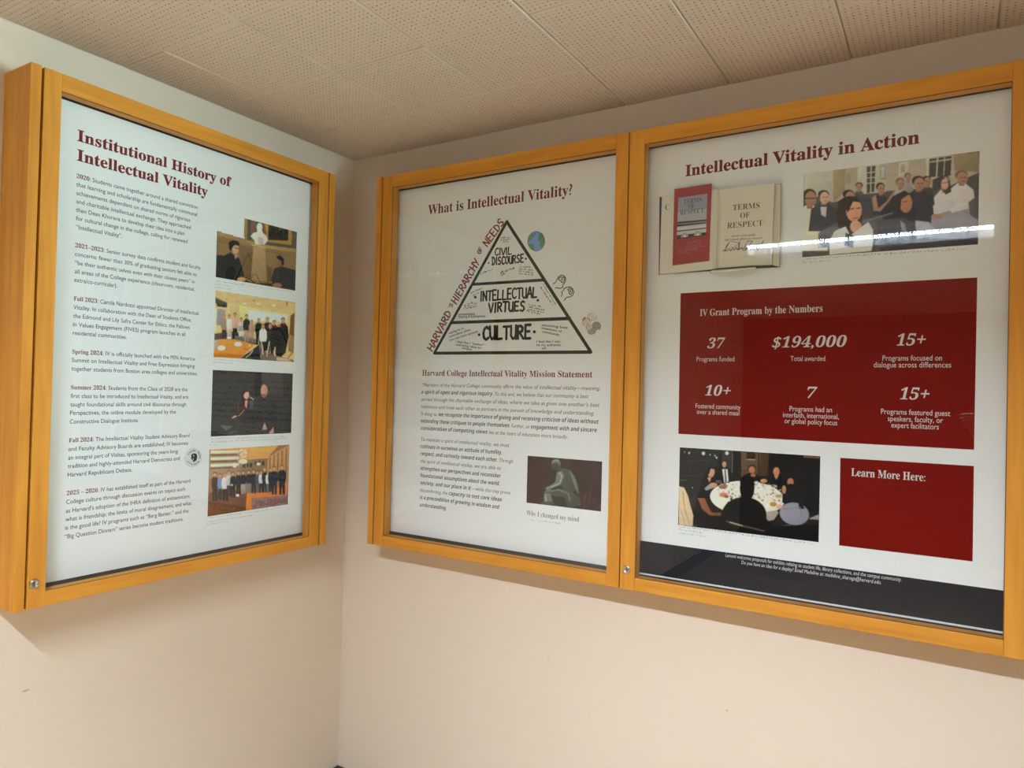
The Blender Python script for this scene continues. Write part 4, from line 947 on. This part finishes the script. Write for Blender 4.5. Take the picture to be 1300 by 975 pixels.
c.ell(640,390,62,104,(22,20,19)); c.ell(615,610,186,150,(20,18,18),0,30); c.poly([(580,330),(600,290),(690,290),(705,360),(680,440),(670,480),(760,530),(800,610),(800,690),(420,690),(440,570),(480,500),(590,470)], (22,20,19)); c.poly([(430,610),(800,640),(860,700),(1232,690),(1232,835),(220,710)], (19,17,17)); c.line([(470,662),(560,690),(700,722),(780,742)], 13, (76,66,58)); c.line([(500,670),(600,698)], 9, (160,140,122))
c.build('photo_print', pr_, 'dark printed photo of a dinner round a white table')
for cap in ((((862,669.5),(1033,691.5)),((862,673.5),(893,678)),((861.5,677.5),(899,682.5))), (((1020,330),(1226,317)),((1019,334.5),(1058,332)))):
    g = Print(BACK)
    for k, (a, b) in enumerate(cap): scribble(g, a, b, 0.0046 if k != 2 else 0.0036, G1, 20+k)
    g.build('caption', pr_)

# ================================================================== BOOK standing open in the right-hand door, on a clear rest
def uvw(px, py, w, crop=(820, 220, 6.5)):
    u, v = BACK.at(crop[0]+px/crop[2], crop[1]+py/crop[2], PW+w); return BACK.pt(u, v, PW+w)
CREAM = mat('cream_page', (0.76, 0.71, 0.58), 0.7, spec=0.2); PAGEEDGE = mat('page_edges', (0.66, 0.60, 0.48), 0.85); COVER = mat('book_cloth', (0.06, 0.055, 0.055), 0.6)
JACKET = mat('jacket_paper', (0.78, 0.75, 0.68), 0.5); ACRYL = mat('clear_white_plastic', (0.70, 0.66, 0.62), 0.15); CARD = mat('crimson_card', (0.33, 0.020, 0.026), 0.5)
sw = -Vector((0, 1, 0))
book = thing('open_book', 'open book with cream pages and a crimson card on the left page', 'book', uvw(590, 790, 0.004))
def slab(quad_px, w1, w0):
    """page block: front face through four measured corners at w1, running back to w0"""
    fr = [uvw(x, y, w1) for x, y in quad_px]; bk = [v - sw*(w1-w0) for v in fr]
    b = bmesh.new(); prism(b, fr, bk); return b
mesh_obj('cover', slab(((112,196),(600,140),(1112,86),(1104,774),(586,800),(106,834)), 0.0045, 0.0015), COVER, book)
mesh_obj('jacket_flap', slab(((132,190),(240,166),(228,822),(112,831)), 0.0080, 0.0048), JACKET, book)
b = bmesh.new()                                    # left and right page blocks as curved stacks running into the gutter
def pageblock(rows, name):
    """rows: (top px, bottom px, w) across the page, outer edge last; solid back to the cover"""
    b = bmesh.new(); F = [[], [], [], []]
    for (t, q, w) in rows:
        a, c_ = uvw(*t, w), uvw(*q, w)
        F[0].append(b.verts.new(a)); F[1].append(b.verts.new(c_)); F[2].append(b.verts.new(a-sw*(w-0.0048))); F[3].append(b.verts.new(c_-sw*(w-0.0048)))
    n = len(rows)
    for i in range(n-1):
        for (p, q) in ((0, 1), (2, 3), (0, 2), (1, 3)): b.faces.new((F[p][i], F[p][i+1], F[q][i+1], F[q][i]))
    for i in (0, n-1): b.faces.new((F[0][i], F[1][i], F[3][i], F[2][i]))
    return mesh_obj(name, b, CREAM, book)
pageblock([((606,137),(586,786),0.0060),((590,133),(574,786),0.0100),((565,133),(550,789),0.0130),((520,135),(505,793),0.0142),((380,148),(365,806),0.0140),((202,164),(182,826),0.0125)], 'left_pages')
pageblock([((606,137),(586,786),0.0062),((616,136),(592,785),0.0125),((634,133),(604,782),0.0172),((680,127),(650,778),0.0190),((860,104),(836,762),0.0192),((1060,81),(1036,748),0.0185)], 'right_pages')
mesh_obj('page_stack', slab(((1066,90),(1110,92),(1098,768),(1046,756)), 0.0120, 0.0048), PAGEEDGE, book)
g = Print(BACK, PW+0.0194)
c = Crop(g, 820, 220, 6.5, (190, 182, 160)); INKB = (0.10, 0.09, 0.08)
def bt(pr, t, a, b, em, colr, cr=(820, 220, 6.5), sh=0, off=-0.006):
    (u0, v0), (u1, v1) = pr.wall.at(cr[0]+a[0]/cr[2], cr[1]+a[1]/cr[2], pr.w), pr.wall.at(cr[0]+b[0]/cr[2], cr[1]+b[1]/cr[2], pr.w)
    text_uv(pr, [(t, colr)], u0, u1, v0, v1, em, sh, off)
kb = abs(BACK.at(930, 260, PW+.02)[1]-BACK.at(930, 267, PW+.02)[1])
bt(g, serif('TERMS'), (716, 306), (938, 286), kb/0.68, INKB); bt(g, serif('OF'), (778, 372), (856, 364), kb/0.68, INKB); bt(g, serif('RESPECT'), (670, 454), (964, 432), kb/0.68, INKB)
bt(g, 'HOW COLLEGES', (706, 526), (904, 514), kb*0.42, INKB, off=0.012); bt(g, 'GET FREE SPEECH RIGHT', (650, 558), (964, 540), kb*0.42, INKB, off=0.012)
scr = [(636,640),(660,620),(690,565),(665,600),(650,640),(690,620),(700,640),(715,610),(730,635),(745,612),(760,634),(775,560),(768,632),(790,612),(800,636),(840,560),(880,560),(850,600),(810,640),(850,615),(862,634),(880,612),(892,632),(905,610),(920,632),(975,555),(930,610),(975,600)]
c.line(scr, 4.5, (60, 56, 52)); c.line([(640,645),(800,618),(960,612)], 3.5, (70, 64, 60)); c.line([(700,560),(770,575),(720,620)], 3.5, (60, 56, 52))
u, v = c.uv((745, 686)); u2, v2 = c.uv((835, 682)); scribble_uv(g, u, v, u2, v2, 0.0013, INKB, 70)
g.build('title_page_print', book)
g = Print(BACK, PW+0.0082); bt(g, serif('C'), (160, 306), (196, 300), kb*1.1/0.68, (0.13, 0.12, 0.11))
rr = random.Random(8)
c = Crop(g, 820, 220, 6.5, (190, 182, 170))
for k in range(24):
    y = 322+k*20; x = 166-k*0.7
    (u0, v0), (u1, v1) = c.uv((x, y+10)), c.uv((x+rr.uniform(18, 26), y+7)); scribble_uv(g, u0, v0, u1, v1, 0.0013, (0.14, 0.13, 0.12), 80+k)
g.build('flap_print', book)
cd = mesh_obj('crimson_card', slab(((235,131),(543,85),(521,722),(219,759)), 0.0165, 0.0146), CARD, book)
g = Print(BACK, PW+0.0166); c = Crop(g, 820, 220, 6.5, (190, 184, 178))
c.poly([(268,203),(508,168),(496,512),(254,546)], (150,146,148)); c.poly([(268,203),(508,168),(504,290),(263,320)], (128,126,136)); c.poly([(259,400),(500,380),(499,396),(258,420)], (66,62,58)); c.poly([(258,424),(499,402),(498,412),(258,440)], (40,37,34)); c.poly([(258,448),(498,422),(497,446),(256,472)], (176,172,166)); c.poly([(256,484),(497,456),(497,486),(256,512)], (168,164,158)); c.poly([(256,474),(497,448),(497,456),(256,484)], (72,68,64)); c.poly([(256,512),(497,486),(496,512),(254,546)], (56,46,42))
for x in (320, 428): c.poly([(x-34,538-(x-255)*.12),(x-20,505-(x-255)*.12),(x,496-(x-255)*.12),(x+22,503-(x-255)*.12),(x+32,532-(x-255)*.12)], (142,136,130)); c.poly([(x-14,536-(x-255)*.12),(x,512-(x-255)*.12),(x+14,534-(x-255)*.12)], (206,190,160))
kc = kb*0.86; DK = (0.10, 0.095, 0.10)
bt(g, serif('TERMS'), (312, 254), (460, 234), kc/0.68, DK); bt(g, serif('OF'), (352, 292), (402, 284), kc/0.68, DK); bt(g, serif('RESPECT'), (284, 346), (478, 322), kc/0.68, DK)
for k, (a, b_, cl) in enumerate((((312,370),(430,352),DK),((272,392),(490,362),DK),((330,580),(492,552),OFFWHITE),((330,596),(468,574),OFFWHITE),((330,610),(466,588),OFFWHITE),((330,624),(488,600),OFFWHITE),((326,636),(430,620),OFFWHITE),((254,652),(424,628),OFFWHITE),((252,668),(360,654),OFFWHITE))):
    (u0, v0), (u1, v1) = c.uv(a), c.uv(b_); scribble_uv(g, u0, v0, u1, v1, 0.0013, cl, 130+k)
o = g.build('card_print', book); o.parent = cd
rest = thing('book_rest', 'clear plastic rest holding up the open book against the poster', 'book rest', uvw(715, 830, 0.0))
b = bmesh.new(); prism(b, [uvw(530, 812, 0.0), uvw(905, 782, 0.0), uvw(905, 792, 0.0), uvw(530, 824, 0.0)], [uvw(540, 800, 0.027), uvw(908, 772, 0.027), uvw(908, 784, 0.027), uvw(540, 812, 0.027)])
mesh_obj('ledge', b, ACRYL, rest, bevel=0.0008)
b = bmesh.new(); prism(b, [uvw(540, 806, 0.026), uvw(908, 776, 0.026), uvw(910, 794, 0.026), uvw(538, 824, 0.026)], [uvw(540, 806, 0.029), uvw(908, 776, 0.029), uvw(910, 794, 0.029), uvw(538, 824, 0.029)])
mesh_obj('front_lip', b, ACRYL, rest, bevel=0.0006)
b = bmesh.new(); prism(b, [uvw(535, 400, 0.0002), uvw(905, 370, 0.0002), uvw(905, 792, 0.0002), uvw(530, 824, 0.0002)], [uvw(535, 400, 0.0012), uvw(905, 370, 0.0012), uvw(905, 792, 0.0012), uvw(530, 824, 0.0012)])
mesh_obj('back_plate', b, ACRYL, rest)

# ================================================================== BUTTON BADGE pinned on the left poster
uc, vc_ = LEFT.at(244.6, 580.7, PW); rb = abs(LEFT.at(244.6, 580.7, PW)[1]-LEFT.at(244.6, 592.6, PW)[1])
cen = LEFT.pt(uc, vc_, PW)
badge = thing('button_badge', 'round white button badge pinned beside the Fall 2024 paragraph', 'badge', cen)
b = bmesh.new()
lathe(b, [(rb*0.93, 0.0), (rb, 0.0016), (rb*0.985, 0.0032), (rb*0.92, 0.0046), (rb*0.80, 0.0052)], cen, Vector((0, 1, 0)), Vector((0, 0, 1)), Vector((1, 0, 0)), 36)
mesh_obj('badge_shell', b, mat('badge_white', (0.72, 0.74, 0.73), 0.2), badge, smooth=False)
g = Print(LEFT, PW+0.0052); dk = (0.02, 0.02, 0.022)
B2 = lambda pts: [(uc+x*rb, vc_+y*rb) for x, y in pts]
g.poly_uv(B2([(-.28,.34),(.02,.46),(.34,.36),(.40,-.02),(.30,-.34),(.12,-.40),(.02,-.52),(-.12,-.30),(-.30,-.10)]), dk)
g.poly_uv(B2([(-.12,.28),(.05,.34),(.12,.18),(.02,.05),(-.12,.10)]), (.3,.3,.3)); g.poly_uv(B2([(-.16,-.02),(0,-.06),(.02,-.34),(-.08,-.28)]), (.42,.42,.41)); g.poly_uv(B2([(.14,.12),(.26,.10),(.24,-.18),(.12,-.2)]), (.07,.07,.08))
g.layer()
for k in range(17):
    t = math.radians(150-k*10); 
    if 8 <= k <= 9: continue
    p0 = (.64*math.cos(t), .64*math.sin(t)); g.stroke_uv(B2([p0, (p0[0]*1.28+.03*(k % 3-1), p0[1]*1.28)]), rb*.055, dk, caps=False)
for k in range(9):
    t = math.radians(215+k*13); p0 = (.64*math.cos(t), .64*math.sin(t)); g.stroke_uv(B2([p0, (p0[0]*1.26+.05*(k % 3-1), p0[1]*1.26)]), rb*.06, dk, caps=False)
g.build('badge_print', badge)
bpy.data.objects.remove(_to)

# ================================================================== PERSON taking the picture (seen only as a faint reflection in the right-hand pane)
SKIN = mat('skin', (0.50, 0.29, 0.20), 0.5); SWEATER = mat('dark_sweater', (0.030, 0.028, 0.032), 0.9, noise=(60, 0.2)); TROUSERS = mat('grey_trousers', (0.16, 0.16, 0.15), 0.85); HAIR = mat('dark_hair', (0.02, 0.014, 0.010), 0.55); SHOE = mat('black_shoe', (0.02, 0.02, 0.02), 0.4)
PX = Vector((2.44, -2.50, 0)); FW = Vector((-0.22, 0.975, 0)).normalized(); LF = Vector((-FW.y, FW.x, 0))
def B(l, f, z): return PX + LF*l + FW*f + Vector((0, 0, z))
def skin_mesh(name, pts, edges, m, parent, grow=0.0, root=0, sub=2):
    bm = bmesh.new(); lay = bm.verts.layers.skin.verify(); vs = []
    for p_, rad in pts:
        v = bm.verts.new(p_ - root_loc(parent)); rx, ry = rad if isinstance(rad, tuple) else (rad, rad)
        v[lay].radius = (rx+grow, ry+grow); vs.append(v)
    vs[root][lay].use_root = True
    for a, b_ in edges: bm.edges.new((vs[a], vs[b_]))
    me = bpy.data.meshes.new(name); bm.to_mesh(me); bm.free(); me.materials.append(m)
    o = bpy.data.objects.new(name, me); COL.objects.link(o); o.parent = parent
    sk = o.modifiers.new('skin', 'SKIN'); sk.use_smooth_shade = True
    sb = o.modifiers.new('smooth', 'SUBSURF'); sb.levels = sub; sb.render_levels = sub
    return o
def chain(pts, edges, start, items):
    k = start
    for it in items: pts.append(it); edges.append((k, len(pts)-1)); k = len(pts)-1
    return k
per = thing('person', 'person in a dark sweater holding up a phone, mirrored faintly in the right-hand glass', 'person', PX)
CR = ROT.to_4x4().to_3x3(); rt, up, bk = CR.col[0], CR.col[1], CR.col[2]          # the phone's own directions
phc = CAM + rt*0.060 - up*0.026 + bk*0.011
grip = phc + rt*0.020 - up*0.052 + bk*0.012
pts, ed = [(B(0, 0, 0.97), (0.14, 0.10))], []
spine = chain(pts, ed, 0, [(B(0, 0, 1.10), (0.125, 0.09)), (B(0, 0.01, 1.25), (0.145, 0.10)), (B(0, 0, 1.38), (0.13, 0.085))])
neck = chain(pts, ed, spine, [(B(0, 0.005, 1.46), 0.058), (B(0, 0.015, 1.53), 0.055), (B(0, 0.03, 1.60), (0.078, 0.092)), (B(0, 0.02, 1.67), (0.074, 0.088)), (B(0, 0.01, 1.715), 0.045)])
legs_pts = []
for s_ in (1, -1):
    chain(pts, ed, 0, [(B(s_*0.09, 0, 0.88), 0.088), (B(s_*0.10, 0.02, 0.50), 0.056), (B(s_*0.10, -0.01, 0.10), 0.040), (B(s_*0.11, 0.10, 0.045), 0.034), (B(s_*0.115, 0.16, 0.035), 0.026)])
sh = len(pts)
wristL = grip - up*0.075 + bk*0.035 + rt*0.015
la = chain(pts, ed, spine, [(B(0.17, 0, 1.40), 0.060), (B(0.23, 0.10, 1.16), 0.046), (B(0.23, 0.12, 1.14), 0.044), (wristL, (0.030, 0.024)), (grip - up*0.020 + bk*0.010, (0.040, 0.020)), (grip + up*0.016, (0.036, 0.016))])
pl_ = la-1
for k, (dy, ln) in enumerate(((0.018, 0.95), (0.002, 1.05), (-0.014, 1.0), (-0.029, 0.8))):             # four fingers round the front of the phone
    b0 = grip + up*(dy+0.012) + rt*0.012
    chain(pts, ed, la, [(b0 + rt*0.016 - bk*0.006, 0.0092), (b0 + rt*0.012 - bk*0.026, 0.0086), (b0 - rt*0.022*ln - bk*0.034, 0.0080), (b0 - rt*0.044*ln - bk*0.030, 0.0070)])
chain(pts, ed, pl_, [(grip - rt*0.022 + bk*0.010 - up*0.012, 0.0115), (grip - rt*0.042 + bk*0.012 + up*0.006, 0.0100), (grip - rt*0.054 + bk*0.010 + up*0.022, 0.0085)])   # thumb
ra = chain(pts, ed, spine, [(B(-0.17, 0, 1.40), 0.060), (B(-0.23, -0.02, 1.12), 0.044), (B(-0.24, 0.06, 0.88), 0.028), (B(-0.24, 0.075, 0.82), (0.036, 0.020)), (B(-0.24, 0.08, 0.78), (0.034, 0.016))])
for k, ln in enumerate((0.9, 1.0, 0.95, 0.75)):
    b0 = B(-0.24, 0.105-k*0.019, 0.765)
    chain(pts, ed, ra, [(b0, 0.0090), (b0 + Vector((0, 0, -0.034*ln)) + LF*0.004, 0.0082), (b0 + Vector((0, 0, -0.066*ln)) + LF*0.014, 0.0070)])
chain(pts, ed, ra-1, [(B(-0.225, 0.112, 0.80), 0.0115), (B(-0.215, 0.135, 0.77), 0.0100), (B(-0.212, 0.145, 0.742), 0.0085)])
skin_mesh('body', pts, ed, SKIN, per)
# clothes follow the body
tp, te = [(B(0, 0, 0.86), (0.185, 0.145))], []
k = chain(tp, te, 0, [(B(0, 0, 0.98), (0.175, 0.135)), (B(0, 0, 1.10), (0.165, 0.125)), (B(0, 0.01, 1.25), (0.175, 0.125)), (B(0, 0, 1.38), (0.14, 0.092)), (B(0, 0.003, 1.45), 0.068)]); k -= 1
chain(tp, te, k, [(B(0.175, 0, 1.40), 0.070), (B(0.23, 0.10, 1.16), 0.056), (B(0.23, 0.12, 1.14), 0.054), (wristL*0.94 + B(0.23, 0.12, 1.14)*0.06, 0.036)])
chain(tp, te, k, [(B(-0.175, 0, 1.40), 0.070), (B(-0.23, -0.02, 1.12), 0.054), (B(-0.24, 0.055, 0.90), 0.037)])
skin_mesh('sweater', tp, te, SWEATER, per)
tp, te = [(B(0, 0, 1.02), (0.150, 0.115)), (B(0, 0, 0.94), (0.165, 0.125))], [(0, 1)]
for s_ in (1, -1): chain(tp, te, 1, [(B(s_*0.09, 0, 0.86), 0.105), (B(s_*0.10, 0.02, 0.50), 0.070), (B(s_*0.10, -0.01, 0.09), 0.056)])
skin_mesh('trousers', tp, te, TROUSERS, per)
for s_ in (1, -1): skin_mesh('shoe', [(B(s_*0.10, -0.05, 0.045), 0.044), (B(s_*0.105, 0.05, 0.045), 0.044), (B(s_*0.115, 0.15, 0.036), 0.036), (B(s_*0.118, 0.19, 0.030), 0.028)], [(0, 1), (1, 2), (2, 3)], SHOE, per)
skin_mesh('hair', [(B(0, -0.035, 1.56), (0.080, 0.060)), (B(0, -0.022, 1.66), (0.100, 0.100)), (B(0, 0.015, 1.715), (0.092, 0.100)), (B(0, 0.055, 1.725), (0.060, 0.050))], [(0, 1), (1, 2), (2, 3)], HAIR, per)
DARKEYE = mat('eye_dark', (0.02, 0.015, 0.012), 0.3); LIP = mat('lips', (0.32, 0.13, 0.11), 0.5)
for s_ in (1, -1):
    bm = bmesh.new(); bmesh.ops.create_uvsphere(bm, u_segments=10, v_segments=6, radius=0.011, matrix=Matrix.Translation(B(s_*0.031, 0.112, 1.615))); mesh_obj('eye', bm, DARKEYE, per, smooth=True)
    skin_mesh('ear', [(B(s_*0.083, 0.015, 1.585), 0.010), (B(s_*0.090, 0.008, 1.605), 0.013), (B(s_*0.088, 0.006, 1.628), 0.011)], [(0, 1), (1, 2)], SKIN, per)
skin_mesh('nose', [(B(0, 0.116, 1.615), 0.008), (B(0, 0.130, 1.588), 0.013), (B(0, 0.120, 1.578), 0.012)], [(0, 1), (1, 2)], SKIN, per)
skin_mesh('mouth', [(B(0.022, 0.108, 1.552), 0.005), (B(0, 0.118, 1.553), 0.008), (B(-0.022, 0.108, 1.552), 0.005)], [(0, 1), (1, 2)], LIP, per)

phone = thing('phone', 'dark phone held up towards the display cases, mirrored in the right-hand glass', 'phone', phc)
def pbox(name, cx, cy, w, h, z0, z1, m, bev):
    bm = bmesh.new()
    box(bm, (cx-w/2, cy-h/2, z0), (cx+w/2, cy+h/2, z1))
    for v in bm.verts: v.co = phc + rt*v.co.x + up*v.co.y + bk*v.co.z
    return mesh_obj(name, bm, m, phone, bevel=bev)
pbox('phone_body', 0, 0, 0.150, 0.072, -0.004, 0.004, mat('phone_black', (0.015, 0.015, 0.017), 0.2), 0.003)
pbox('screen', 0, 0, 0.144, 0.066, 0.004, 0.0045, mat('screen_glass', (0.02, 0.02, 0.025), 0.08), 0)
pbox('camera_bump', -0.045, 0.012, 0.020, 0.020, -0.0055, -0.004, mat('lens_ring', (0.05, 0.05, 0.055), 0.3, 0.5), 0.001)
